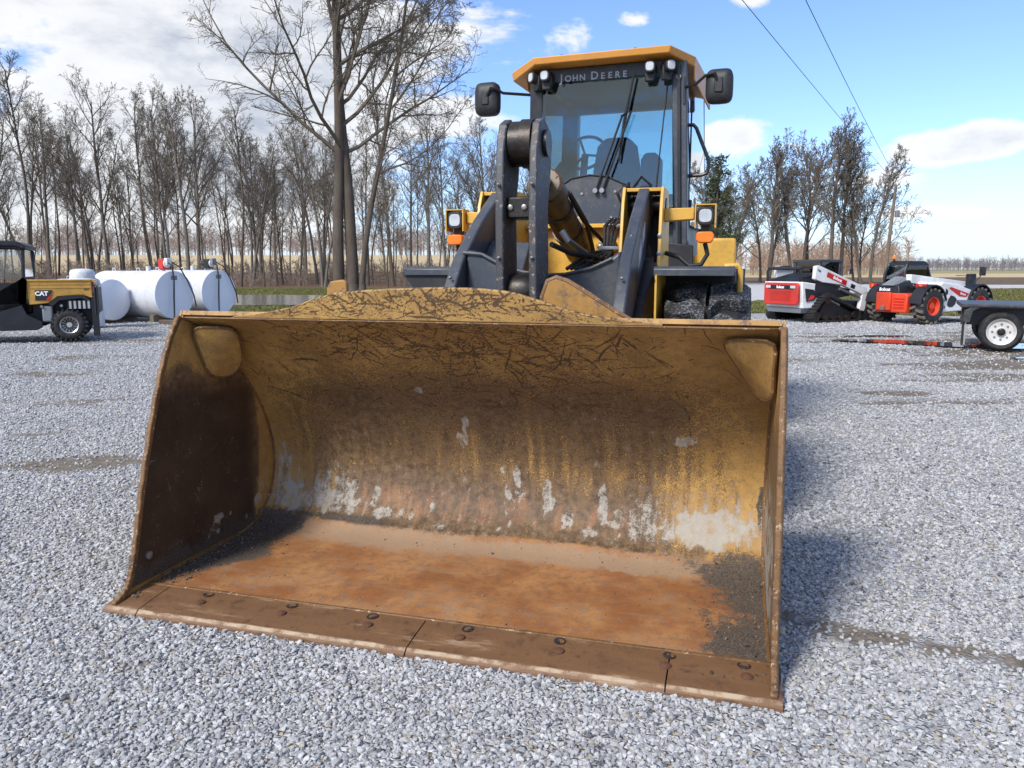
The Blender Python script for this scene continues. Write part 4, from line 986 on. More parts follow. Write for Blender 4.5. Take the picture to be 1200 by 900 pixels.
# --- tyres
def lug_mesh(Rr, W, sg):
    mb = MB(); n = 9; rings = []
    for i in range(n):
        x = .012 + (W / 2 * 1.02 - .012) * (i / (n - 1))
        a = .24 * (i / (n - 1)) + .07 * math.sin(i / (n - 1) * 6.3); w = .088 + .016 * math.sin(i / (n - 1) * 5 + 1)
        f = max(0, (i / (n - 1) - .62) / .38); r0 = Rr - .07 - .05 * f * f; r1 = Rr - .042 * f * f
        P = lambda r, aa: (sg * x, r * math.sin(aa), r * math.cos(aa))
        rings.append([P(r0, a - w * 1.15), P(r1, a - w), P(r1 + .004, a), P(r1, a + w), P(r0, a + w * 1.15)])
    return mb.loft(rings)
def tyre_material():
    m, t, b = new_mat('dusty_tyre_rubber'); p = t.obj(); n = t.noise(p, 75, 5, .72); n2 = t.noise(p, 7, 4)
    c = t.mix(t.mapr(t.math('ADD', t.math('MULTIPLY', n, .8), t.math('MULTIPLY', n2, .25)), .50, .64), lin(28, 28, 30), lin(128, 128, 128))
    t.put(b.inputs['Base Color'], c); b.inputs['Roughness'].default_value = .75; t.put(b.inputs['Normal'], t.bump(n, .4, .006)); return m
M_lug = tyre_material(); M_tyre = paint('tyre_rubber', lin(28, 28, 30), .72, dirt=.4, dirtcol=lin(92, 90, 86), scale=6, bump=.15)
def loader_wheel(u, s, sg):
    Rr, W = .755, .50
    pr = [(-W / 2 + .06, .34), (-W / 2, .42), (-W / 2 - .01, .55), (-W / 2 + .02, Rr - .11), (-W / 2 + .07, Rr - .07), (0, Rr - .06), (W / 2 - .07, Rr - .07), (W / 2 - .02, Rr - .11), (W / 2 + .01, .55), (W / 2, .42), (W / 2 - .06, .34)]
    ty = MB().lathe(pr, (0, 0, 0), (1, 0, 0), 48, True).build('tyre', M_tyre, ld); ty.location = (u, s, Rr)
    rm = MB().lathe([(-.2, .30), (-.21, .345), (-.19, .345), (.19, .345), (.21, .345), (.2, .30), (.08, .28), (.06, .12), (.10, .10), (.10, .0)], (0, 0, 0), (sg, 0, 0), 32).build('rim', M_yel, ty)
    for side in (-1, 1):
        me = LUG[side]; N = 17
        for k in range(N): link('tread_lug', me, ty, None, (2 * math.pi * (k + (.5 if side > 0 else 0)) / N, 0, 0))
    return ty
LUG = {s: lug_mesh(.760, .50, s).mesh('tread_lug', M_lug, 30) for s in (-1, 1)}
loader_wheel(1.11, 2.45, 1); loader_wheel(-.72, 2.45, -1); loader_wheel(1.08, 5.45, 1); loader_wheel(-.86, 5.45, -1)

# --- rear frame, hood, platform
MB().box(-.45, .70, 3.3, 3.75, .55, 1.1).build('articulation_frame', M_yel, ld, bevel=.03)
MB().prism([(3.9, .7), (3.9, 1.45), (4.6, 1.5), (6.9, 1.5), (6.95, .8), (6.5, .6)], 'yz', -.5, .72).build('rear_frame', M_yel, ld, bevel=.03)
hood = MB().prism([(5.45, 1.5), (5.45, 2.25), (5.6, 2.32), (6.7, 2.2), (6.95, 2.0), (7.0, 1.5)], 'yz', -.42, .64).build('engine_hood', M_yel, ld, bevel=.05)
for k in range(6): MB().box(.641, .65, 5.65 + k * .18, 5.77 + k * .18, 1.7, 2.0).build('hood_vent', M_black, hood)
MB().prism([(.93, 1.55), (.93, 1.86), (1.25, 1.86), (1.26, 1.55)], 'xz', 4.2, 4.75).build('side_box', M_yel, ld, bevel=.02)
MB().box(.64, .93, 4.21, 4.6, 1.50, 1.72).build('platform_step', M_yel, ld, bevel=.01)
MB().prism([(.66, 1.60), (.66, 1.83), (.90, 1.80), (.905, 1.60)], 'xz', 4.15, 4.2).build('step_guard', M_black, ld, bevel=.01)
MB().tube([(1.20, 2.3, 1.615), (1.28, 2.3, 1.62), (1.295, 2.3, 1.59), (1.295, 2.3, 1.40)], .018, 8).build('grab_rail', M_yel, ld)
MB().prism([(4.75, 1.45), (4.85, 1.6), (6.1, 1.6), (6.25, 1.4), (6.2, 1.38), (6.08, 1.56), (4.88, 1.56), (4.79, 1.43)], 'yz', .74, 1.34).build('rear_fender', M_slate, ld)
MB().prism([(4.75, 1.45), (4.85, 1.6), (6.1, 1.6), (6.25, 1.4), (6.2, 1.38), (6.08, 1.56), (4.88, 1.56), (4.79, 1.43)], 'yz', -1.12, -.52).build('rear_fender', M_slate, ld)

# --- cab (set slightly askew on the articulated rear frame)
T = Matrix.Translation((.075, 4.053, 0)) @ Matrix.Rotation(R(-4), 4, 'Z')
def cb(mb, name, m, parent=None, **k): return mb.build(name, m, parent if parent is not None else cab, T=T, **k)
body = MB()
body.box(-.66, .70, .30, 1.62, 1.50, 2.02)
cab = body.build('cab', M_slate, ld, T=T, bevel=.02, label='operator cab with dark pillars and a chamfered orange-yellow roof')
def pil(p0, p1, w, d): # rectangular post
    mb = MB(); a, b_ = Vector(p0), Vector(p1)
    return mb.hexa([a + Vector(q) for q in ((-w, -d, 0), (w, -d, 0), (w, d, 0), (-w, d, 0))] + [b_ + Vector(q) for q in ((-w, -d, 0), (w, -d, 0), (w, d, 0), (-w, d, 0))])
cb(pil((-.655, .32, 1.9), (-.615, .26, 3.34), .06, .06), 'pillar', M_blackpaint, bevel=.01)
cb(pil((.69, .32, 1.7), (.645, .26, 3.34), .062, .06), 'pillar', M_slate, bevel=.01)
cb(pil((.688, .245, 1.7), (.643, .19, 3.30), .012, .012), 'pillar_trim', M_blackpaint)
cb(pil((-.66, 1.58, 1.9), (-.62, 1.5, 3.34), .05, .06), 'pillar', M_blackpaint, bevel=.01)
cb(pil((.70, 1.58, 1.9), (.66, 1.5, 3.34), .045, .05), 'pillar', M_slate, bevel=.01)
cb(MB().box(-.60, .64, .18, .30, 3.235, 3.34), 'header_beam', M_blackpaint)
cb(MB().box(-.60, .66, 1.50, 1.58, 3.20, 3.34), 'rear_header', M_blackpaint)
cb(MB().box(-.62, .66, 1.54, 1.60, 2.02, 2.36), 'rear_wall', M_black)
cb(MB().box(-.58, .62, .30, 1.5, 3.26, 3.30), 'headliner', M_black)
# windshield with curved right-hand edge
cb(MB().hexa([(-.60, .200, 1.98), (.63, .200, 1.98), (.63, .206, 1.98), (-.60, .206, 1.98), (-.556, .222, 3.24), (.585, .222, 3.24), (.585, .228, 3.24), (-.556, .228, 3.24)]), 'windshield', M_glass)
cb(MB().tube([(.46, .195, 2.1), (.555, .214, 3.22)], .006, 5), 'glass_seam', M_rubber)
cb(MB().box(-.61, .65, 1.605, 1.611, 2.36, 3.2), 'rear_window', M_doorglass)
cb(MB().hexa([(.748, .39, 1.98), (.748, 1.52, 1.98), (.753, 1.52, 1.98), (.753, .39, 1.98), (.700, .33, 3.28), (.700, 1.45, 3.28), (.705, 1.45, 3.28), (.705, .33, 3.28)]), 'door_glass', M_doorglass)
cb(MB().hexa([(-.705, .39, 1.98), (-.705, 1.52, 1.98), (-.70, 1.52, 1.98), (-.70, .39, 1.98), (-.657, .33, 3.28), (-.657, 1.45, 3.28), (-.652, 1.45, 3.28), (-.652, .33, 3.28)]), 'side_glass', M_doorglass)
# roof: flat visor with chamfered corners, drooping side skirts
RT = [(-.58, 0, 3.412), (.60, 0, 3.412), (.77, .30, 3.375), (.80, 1.35, 3.34), (.62, 1.68, 3.34), (-.62, 1.68, 3.34), (-.87, 1.35, 3.34), (-.89, .30, 3.375)]
RB = [(x * .985, y + .012, z - (.058 if i < 2 else .075)) for i, (x, y, z) in enumerate(RT)]
rf = MB(); n = 8; cen_t = (0, .85, 3.44); cen_b = (0, .85, 3.33)
rf.add(RT + RB + [cen_t, cen_b], [(i, (i + 1) % n, 2 * n) for i in range(n)] + [(n + (i + 1) % n, n + i, 2 * n + 1) for i in range(n)] + [((i + 1) % n, i, n + i, n + (i + 1) % n) for i in range(n)])
roof = cb(rf, 'roof', M_roof, smooth=25, bevel=.008)
cb(MB().hexa([(.745, .36, 3.20), (.76, .36, 3.20), (.79, 1.3, 3.12), (.775, 1.3, 3.12), (.745, .33, 3.31), (.76, .33, 3.31), (.79, 1.33, 3.28), (.775, 1.33, 3.28)]), 'roof_skirt', M_roof, bevel=.006)
cb(MB().hexa([(-.76, .36, 3.22), (-.745, .36, 3.22), (-.765, 1.3, 3.14), (-.78, 1.3, 3.14), (-.76, .33, 3.31), (-.745, .33, 3.31), (-.765, 1.33, 3.28), (-.78, 1.33, 3.28)]), 'roof_skirt', M_roof, bevel=.006)
for x in (-.34, .30): cb(MB().cyl((x, .05, 3.40), (x, .05, 3.428), .012, 8), 'roof_bolt', M_steel)
# work lights under the visor
def worklight(x, s, z, yaw, r=.036):
    M = Matrix.Translation((x, s, z)) @ Matrix.Rotation(yaw, 4, 'Z')
    P = [(r * 1.25 * (abs(math.cos(a)) ** .7) * (1 if math.cos(a) > 0 else -1), r * 1.35 * (abs(math.sin(a)) ** .7) * (1 if math.sin(a) > 0 else -1)) for a in np.linspace(0, 6.283, 20, endpoint=False)]
    mb = MB().prism(P, 'xz', -.03, .08); mb.v = [tuple(M @ Vector(v)) for v in mb.v]; o = cb(mb, 'work_light', M_black, bevel=.005)
    mb = MB().prism([(a * .76, b_ * .76) for a, b_ in P], 'xz', -.037, -.025); mb.v = [tuple(M @ Vector(v)) for v in mb.v]; cb(mb, 'work_light_lens', M_lens, bevel=.004)
    mb = MB().prism([(-.045, -.11), (.03, -.11), (.05, -.05), (.05, .02), (-.05, .02)], 'xz', .02, .07); mb.v = [tuple(M @ Vector(v)) for v in mb.v]; cb(mb, 'work_light_housing', M_black, bevel=.01)
worklight(-.50, .10, 3.275, R(-6)); worklight(.42, .10, 3.275, R(4)); worklight(.58, .11, 3.275, R(38)); worklight(-.62, .13, 3.275, R(-42))
tx = T @ frame((-.075, .172, 3.262), (1, 0, 0), (0, -.05, 1))
text('J  D', .098, M_letter, cab, T @ frame((-.215, .174, 3.268), (1, 0, 0), (0, -.05, 1)), bold=.0) if False else None
# small capitals with larger initials
def small_caps(word, x0, z, cap, low, m, s):
    x = x0
    for i, ch in enumerate(word):
        sz = cap if i == 0 else low; w = sz * (.78 if ch not in 'IJ' else .55) * 1.12
        text(ch, sz, m, cab, T @ frame((x + w / 2, s, z + sz * .36), (1, 0, 0), (0, 0, 1)), bold=.0012); x += w
    return x
x1 = small_caps('JOHN', -.405, 3.226, .094, .074, M_letter, .176); small_caps('DEERE', x1 + .035, 3.226, .094, .074, M_letter, .176)
# console under the windshield
CN = [(-.40, 1.62), (-.41, 2.22), (-.37, 2.33), (-.27, 2.395), (-.10, 2.42), (.06, 2.40), (.19, 2.34), (.28, 2.22), (.36, 2.02), (.40, 1.80), (.40, 1.62)]
cb(MB().prism(CN, 'xz', .150, .196), 'front_console', M_slate, bevel=.012)
cb(MB().tube([(a, .148, z) for a, z in CN[1:9]], .008, 6), 'console_gasket', M_rubber)
cb(MB().tube([(.20, .148, 2.24), (.10, .148, 1.66)], .004, 4), 'panel_gap', M_black)
for p_ in ((-.17, 2.26), (.13, 2.27), (.10, 2.05), (.04, 1.99)): cb(MB().cyl((p_[0], .140, p_[1]), (p_[0], .152, p_[1]), .012, 8), 'console_bolt', M_steel)
# wipers
w0 = Vector((-.04, .13, 2.28)); w1 = Vector((.02, .13, 2.28))
cb(MB().tube([w0, (.18, .14, 2.90), (.215, .15, 2.93)], .010, 6), 'wiper_arm', M_black); cb(MB().tube([w1, (.26, .14, 2.94), (.17, .14, 2.90)], .010, 6), 'wiper_arm', M_black)
cb(MB().tube([(.155, .165, 2.52), (.20, .15, 2.86), (.275, .145, 3.24)], [.008, .016, .010], 6), 'wiper_blade', M_black)
for w in (w0, w1): cb(MB().cyl(w + Vector((0, -.03, 0)), w + Vector((0, .04, 0)), .022, 10), 'wiper_pivot', M_steel)
# interior
cb(MB().prism([(-.26, 2.1), (-.28, 2.55), (-.24, 2.78), (-.16, 2.86), (.06, 2.86), (.14, 2.78), (.18, 2.55), (.16, 2.1)], 'xz', .95, 1.08), 'seat_back', M_seat, bevel=.03)
cb(MB().box(-.24, .16, .55, .98, 2.08, 2.2), 'seat_cushion', M_seat, bevel=.03)
cb(MB().prism([(.22, 2.1), (.22, 2.62), (.26, 2.68), (.36, 2.68), (.40, 2.62), (.40, 2.1)], 'xz', .8, 1.0), 'control_console', M_black, bevel=.02)
cb(MB().prism([(-.54, 2.05), (-.54, 2.5), (-.46, 2.6), (-.38, 2.55), (-.38, 2.05)], 'xz', .45, .6), 'dash_pod', M_black, bevel=.02)
st = [Vector((-.27 + .19 * math.cos(a), .62 + .10 * math.sin(a), 2.68 + .16 * math.sin(a))) for a in np.linspace(0, 6.283, 25)]
sw = cb(MB().tube(st, .015, 8, cap=False), 'steering_wheel', M_black)
for a in (2.0, 4.2, 6.0): cb(MB().tube([(-.27, .62, 2.66), (-.27 + .18 * math.cos(a), .62 + .095 * math.sin(a), 2.68 + .15 * math.sin(a))], .012, 6), 'wheel_spoke', M_black)
cb(MB().tube([(-.27, .62, 2.66), (-.27, .45, 2.1)], .035, 8), 'steering_column', M_black)
# mirrors
def mirror(xc, z0, z1, w, sg, arm):
    mb = MB(); zc = (z0 + z1) / 2; P = []
    for a in np.linspace(0, 6.283, 28, endpoint=False):
        cx, sz = math.cos(a), math.sin(a); P.append((xc + w * (abs(cx) ** .45) * (1 if cx > 0 else -1), zc + (z1 - z0) / 2 * (abs(sz) ** .45) * (1 if sz > 0 else -1)))
    rings = []
    for (s, k) in ((.06, .55), (.075, .86), (.10, 1.0), (.16, 1.0), (.17, .96)): rings.append([(xc + (a - xc) * k, s - .06 * abs(a - xc), zc + (b_ - zc) * k) for a, b_ in P])
    o = cb(mb.loft(rings), 'mirror', M_black, smooth=40)
    cb(MB().prism([(xc + (a - xc) * .9, zc + (b_ - zc) * .9) for a, b_ in P], 'xz', .168, .174), 'mirror_glass', M_chrome)
    cb(MB().tube(arm, .013, 8), 'mirror_arm', M_blackpaint)
    cb(MB().box(xc - .035, xc + .035, .045, .08, zc - .06, zc + .06), 'mirror_clamp', M_black, bevel=.01)
mirror(-1.055, 2.975, 3.265, .115, -1, [(-1.05, .06, 3.12), (-.99, .03, 3.20), (-.93, .06, 3.18), (-.90, .10, 3.16), (-.65, .26, 3.155)])
mirror(.99, 2.945, 3.215, .108, 1, [(.98, .06, 3.10), (.96, .03, 3.17), (.88, .06, 3.16), (.80, .14, 3.12), (.66, .24, 3.11)])
cb(MB().tube([(.69, .36, 2.83), (.76, .36, 2.828), (.785, .36, 2.80), (.895, .37, 2.53), (.90, .37, 2.47), (.885, .37, 2.42), (.84, .37, 2.405), (.69, .36, 2.40)], .016, 8), 'grab_handle', M_blackpaint)
cb(MB().tube([(.735, .40, 3.06), (.735, .40, 1.9)], .008, 6), 'door_rod', M_black)
cb(MB().box(.72, .755, .385, .415, 2.94, 3.04), 'door_latch', M_black, bevel=.004); cb(MB().box(.715, .76, .38, .42, 2.10, 2.2), 'door_latch', M_black, bevel=.004)
cb(MB().box(.685, .702, .20, .235, 2.98, 3.2), 'hinge_strip', M_blackpaint); cb(MB().lathe([(0, .024), (.006, .02)], (.645, .188, 3.20), (0, -1, 0), 14), 'marker_disc', M_steel)

# small fittings on the linkage: bolts, nipples, hose runs, clamps, weld beads
nip = MB().lathe([(0, .010), (.012, .010), (.016, .005), (.026, .006), (.03, 0)], (0, 0, 0), (0, -1, 0), 8).mesh('grease_nipple', M_steel)
pb = MB().lathe([(0, .017), (.012, .017), (.014, .013)], (0, 0, 0), (0, -1, 0), 6).mesh('pin_bolt', M_steel)
for u, s_, z in ((-.012, 1.445, 2.06), (.18, 1.442, 2.06), (-.012, 1.448, 1.66), (.18, 1.448, 1.66), (.637, 1.76, 1.545), (.637, 2.14, 1.80), (-.42, 1.76, 1.545), (-.42, 2.14, 1.80)): link('grease_nipple', nip, ld, (u, s_, z))
for u in (.02, .10): link('pin_bolt', pb, ld, (u + .02, 1.50, 1.94))
for u, s_, z in ((.765, 2.57, 1.70), (.765, 2.60, 1.82), (.05, 3.10, 1.55), (.22, 3.10, 1.87), (.45, 3.10, 1.87), (.45, 3.10, 1.55), (.285, 3.06, 1.765), (.385, 3.06, 1.765)): link('pin_bolt', pb, ld, (u, s_, z))
for i in range(4):
    du = i * .028
    MB().tube([(.50 - du, 3.08, 2.02 - du), (.47 - du, 2.9, 1.95), (.455 - du, 2.72, 1.85 + du * .5), (.44 - du * .6, 2.62, 1.72), (.40 - du, 2.45, 1.62 + du), (.30 - du, 2.2, 1.60)], .0125, 7).build('hydraulic_hose', M_rubber, ld)
for z, s_ in ((1.90, 2.80), (1.74, 2.62)): MB().box(.35, .50, s_ - .02, s_ + .02, z - .012, z + .012).build('hose_clamp', M_steel, ld, bevel=.004)
MB().tube([(-.40, 1.942, 1.70), (-.28, 1.942, 1.69), (-.14, 1.942, 1.618), (0, 1.942, 1.577), (.12, 1.942, 1.562), (.26, 1.942, 1.567), (.42, 1.942, 1.602), (.55, 1.942, 1.66)], .012, 6).build('weld_bead', M_slate, ld)
for u in (-.052, .228): MB().lathe([(0, .055), (.008, .055), (.010, .03)], (u, 1.6, 1.47), (-1 if u < 0 else 1, 0, 0), 16).build('pin_cap', M_grease, ld)
MB().prism([(2.20, 1.60), (2.34, 1.70), (2.34, 1.80), (2.20, 1.70)], 'yz', .675, .678).build('boom_decal', M_letter, ld)
MB().prism([(2.38, 1.73), (2.50, 1.81), (2.50, 1.91), (2.38, 1.83)], 'yz', .675, .678).build('boom_decal', M_letter, ld)

# ------------------------------------------------------------------ shared wheel builder for the other vehicles
def wheel(parent, c, axis, Rr, W, rimr, rim_m, tyre_m=None, lugs=0, spokes=0, lug_m=None, lug_h=.03, holes=0, dish=.05):
    A = Vector(axis).normalized(); c = Vector(c)
    pr = [(-W / 2 + .02, rimr * .9), (-W / 2, rimr * 1.05), (-W / 2 - .01, (rimr + Rr) / 2), (-W / 2 + .02, Rr - .03), (-W / 2 + .06, Rr - .004), (0, Rr), (W / 2 - .06, Rr - .004), (W / 2 - .02, Rr - .03), (W / 2 + .01, (rimr + Rr) / 2), (W / 2, rimr * 1.05), (W / 2 - .02, rimr * .9)]
    ty = MB().lathe(pr, c, A, 40, True).build('tyre', tyre_m or M_tyre, parent)
    MB().lathe([(-W / 2 + .03, rimr * .9), (W / 2 - .005, rimr), (W / 2 + .004, rimr * 1.0), (W / 2 - .01, rimr * .9), (W / 2 - dish, rimr * .82), (W / 2 - dish - .01, rimr * .35), (W / 2 - dish * .3, rimr * .3), (W / 2 - dish * .3, .0)], c, A, 36).build('rim', rim_m, ty)
    x = A.orthogonal().normalized(); y = A.cross(x)
    for k in range(spokes):
        a = 2 * math.pi * k / spokes; d = x * math.cos(a) + y * math.sin(a); q = A.cross(d)
        p0 = c + A * (W / 2 - dish * .35) + d * rimr * .22; p1 = c + A * (W / 2 - .008) + d * rimr * .86; w_ = q * rimr * .045; w2 = q * rimr * .09
        MB().hexa([p0 - w_ - A * .02, p0 + w_ - A * .02, p1 + w2 - A * .02, p1 - w2 - A * .02, p0 - w_, p0 + w_, p1 + w2, p1 - w2]).build('spoke', rim_m if holes else M_blackpaint, ty)
    for k in range(holes):
        a = 2 * math.pi * k / holes; d = x * math.cos(a) + y * math.sin(a)
        MB().cyl(c + A * (W / 2 - dish - .012) + d * rimr * .58, c + A * (W / 2 - dish + .012) + d * rimr * .58, .020, 8).build('wheel_nut', M_steel, ty)
    if lugs:
        mb = MB()
        for sd in (-1, 1):
            for k in range(lugs):
                a = 2 * math.pi * (k + (.5 if sd > 0 else 0)) / lugs; da = 2.2 / lugs
                P = lambda xx, r, aa: c + A * (sd * xx) + (x * math.cos(aa) + y * math.sin(aa)) * r
                w_ = 1.35 / lugs
                mb.hexa([P(.0, Rr - .02, a - w_), P(W / 2 * 1.02, Rr - .05, a + da - w_), P(W / 2 * 1.02, Rr - .05, a + da + w_), P(.0, Rr - .02, a + w_),
                         P(.0, Rr + lug_h, a - w_ * .8), P(W / 2 * 1.04, Rr + lug_h * .5, a + da - w_ * .8), P(W / 2 * 1.04, Rr + lug_h * .5, a + da + w_ * .8), P(.0, Rr + lug_h, a + w_ * .8)])
        mb.build('tread', lug_m or M_tyre, ty, smooth=0)
    return ty


M_mudlug = paint('muddy_tread', lin(112, 104, 92), .85, dirt=.6, dirtcol=lin(60, 54, 48), scale=9, bump=.5)
M_black2 = paint('dusty_black', lin(22, 24, 30), .45, dirt=.3, dirtcol=lin(58, 58, 60), scale=4)

# ------------------------------------------------------------------ utility vehicle by the tanks (rear to the right, long axis x)
uv = thing('utility_vehicle', 'black and tan utility vehicle with a cargo bed parked by the white tanks', 'utility vehicle', (-9.78, 17.35, 0), R(24))
wheel(uv, (0, .12, .375), (0, -1, 0), .36, .26, .185, M_alu, lugs=22, spokes=14, lug_h=.02, dish=.09)
wheel(uv, (0, 1.35, .375), (0, 1, 0), .36, .26, .185, M_alu, lugs=22, lug_h=.02)
wheel(uv, (-2.05, .12, .375), (0, -1, 0), .36, .26, .185, M_alu, lugs=22, spokes=14, lug_h=.02, dish=.09)
wheel(uv, (-2.05, 1.35, .375), (0, 1, 0), .36, .26, .185, M_alu, lugs=22, lug_h=.02)
bed = MB().prism([(-.72, .83), (-.76, 1.36), (.50, 1.34), (.53, 1.30), (.52, .98), (.46, .96), (.30, 1.04), (-.18, 1.00), (-.36, .86)], 'xz', -.03, 0.0).build('cargo_bed', M_utv, uv, bevel=.012)
MB().box(-.74, .50, 0, 1.45, 1.0, 1.03).build('bed_floor', M_utv, bed); MB().box(-.76, -.72, 0, 1.45, .95, 1.36).build('bed_front', M_utv, bed); MB().prism([(-.72, .83), (-.76, 1.36), (.50, 1.34), (.52, .98), (.30, 1.0), (-.36, .86)], 'xz', 1.44, 1.47).build('bed_side', M_utv, bed)
MB().box(.49, .53, 0, 1.45, .98, 1.30).build('tailgate', M_utv, bed)
MB().box(-.77, .52, -.055, .0, 1.335, 1.37).build('bed_rail', M_utv, bed, bevel=.01)
for z in (1.18, 1.26): MB().box(-.70, .48, -.040, -.028, z, z + .022).build('bed_rib', M_utv, bed)
MB().prism([(-.36, .84), (-.20, .99), (.30, 1.03), (.45, .93), (.40, .90), (.28, .96), (-.15, .92), (-.28, .80)], 'xz', -.06, .05).build('wheel_arch', M_black2, uv)
MB().box(.49, .535, -.06, .06, 1.0, 1.32).build('rear_post', M_black2, uv, bevel=.01); MB().box(.515, .545, -.064, -.02, 1.08, 1.22).build('tail_light', M_redlens, uv)
MB().prism([(-.60, .92), (-.60, 1.14), (-.27, 1.14), (-.34, .92)], 'xz', -.043, -.031).build('decal', M_black2, uv); MB().prism([(-.27, 1.14), (-.30, 1.06), (-.41, .92), (-.34, .92)], 'xz', -.047, -.0435).build('decal_flash', M_redlens, uv)
text('CAT', .125, M_letterw, uv, frame((-.475, -.048, 1.065), (1, 0, 0), (0, 0, 1)), bold=.006); text('UTV', .06, M_letterw, uv, frame((-.475, -.048, .955), (1, 0, 0), (0, 0, 1)), bold=.002) if False else None
text('CAT', .05, M_black2, uv, frame((.39, -.034, 1.15), (1, 0, 0), (0, 0, 1)), bold=.002)
for k in range(5): MB().box(.03 + k * .09, .075 + k * .09, -.03, -.02, .73, .90).build('grille_bar', M_alu, uv)
MB().box(0, .48, -.015, .0, .72, .91).build('grille_panel', M_black2, uv)
MB().box(.47, .60, -.05, .0, .12, .95).build('mud_guard', M_black2, uv); MB().box(.54, .60, .0, 1.4, .62, 1.18).build('rear_bumper', M_black2, uv)
for x in (.545, .60): MB().tube([(x, -.07, .60), (x, -.07, 1.22), (x, .3, 1.24)], .018, 6).build('bumper_tube', M_black2, uv)
MB().box(-2.9, .46, .25, 1.2, .42, .60).build('chassis', M_black2, uv)
MB().cyl((0, .1, .375), (0, 1.35, .375), .05, 10).build('rear_axle', M_grease, uv); MB().box(-.70, .46, .28, 1.2, .60, .99).build('under_bed', M_black2, uv)
MB().box(-.50, -.30, .0, .2, .45, .80).build('side_tank', M_grey, uv, bevel=.03)
MB().prism([(-2.6, .28), (-2.6, .80), (-1.5, .86), (-.80, .86), (-.74, 1.35), (-.80, 1.40), (-.86, 1.35), (-.90, .95), (-.78, .62), (-.50, .46), (-.50, .34), (-.62, .28)], 'xz', -.06, .02).build('body_side', M_black2, uv, bevel=.015)
MB().prism([(-2.6, .28), (-2.6, .80), (-.80, .86), (-.50, .34), (-.62, .28)], 'xz', 1.42, 1.5).build('body_side', M_black2, uv, bevel=.015)
MB().box(-2.6, -.75, .02, 1.42, .28, .34).build('floor_pan', M_black2, uv); MB().box(-1.75, -.86, .1, 1.4, .6, .80).build('seat_cushion', M_seat, uv, bevel=.04); MB().prism([(-1.08, .8), (-.95, 1.36), (-.85, 1.36), (-.88, .8)], 'xz', .1, 1.4).build('seat_back', M_black2, uv, bevel=.03)
MB().box(-1.9, -.88, -.02, .02, .80, 1.30).build('door_net', M_black2, uv)
for y in (-.02, 1.46):
    MB().tube([(-.82, y, .85), (-.79, y, 1.4), (-.76, y, 1.98), (-.84, y, 2.06), (-1.9, y, 2.08), (-2.35, y, 1.4), (-2.5, y, .95)], .038, 8).build('roll_bar', M_blackpaint, uv)
MB().tube([(-.79, -.02, 1.4), (-.79, 1.46, 1.4)], .03, 8).build('roll_bar', M_blackpaint, uv)
MB().prism([(-.70, 2.00), (-.70, 2.10), (-.85, 2.18), (-1.5, 2.21), (-2.2, 2.18), (-2.2, 2.09), (-.9, 2.07)], 'xz', -.10, 1.54).build('roof', M_black2, uv, bevel=.03)
MB().box(-.775, -.77, .02, 1.44, 1.43, 2.0).build('rear_screen', M_poly, uv); MB().box(-2.0, -.82, 1.485, 1.49, 1.36, 2.02).build('side_screen', M_poly, uv)
MB().tube([(-1.95, .5, 1.25), (-1.9, .35, 1.4), (-1.85, .5, 1.55), (-1.9, .65, 1.4), (-1.95, .5, 1.25)], .018, 6).build('steering_wheel', M_black, uv)
for x in (-.72, -.62): MB().cyl((-.5 if x < -.7 else -.12, -.03, .79 if x < -.7 else .80), (-.5 if x < -.7 else -.12, .05, .79 if x < -.7 else .80), .03, 8).build('lamp_bolt', M_steel, uv)

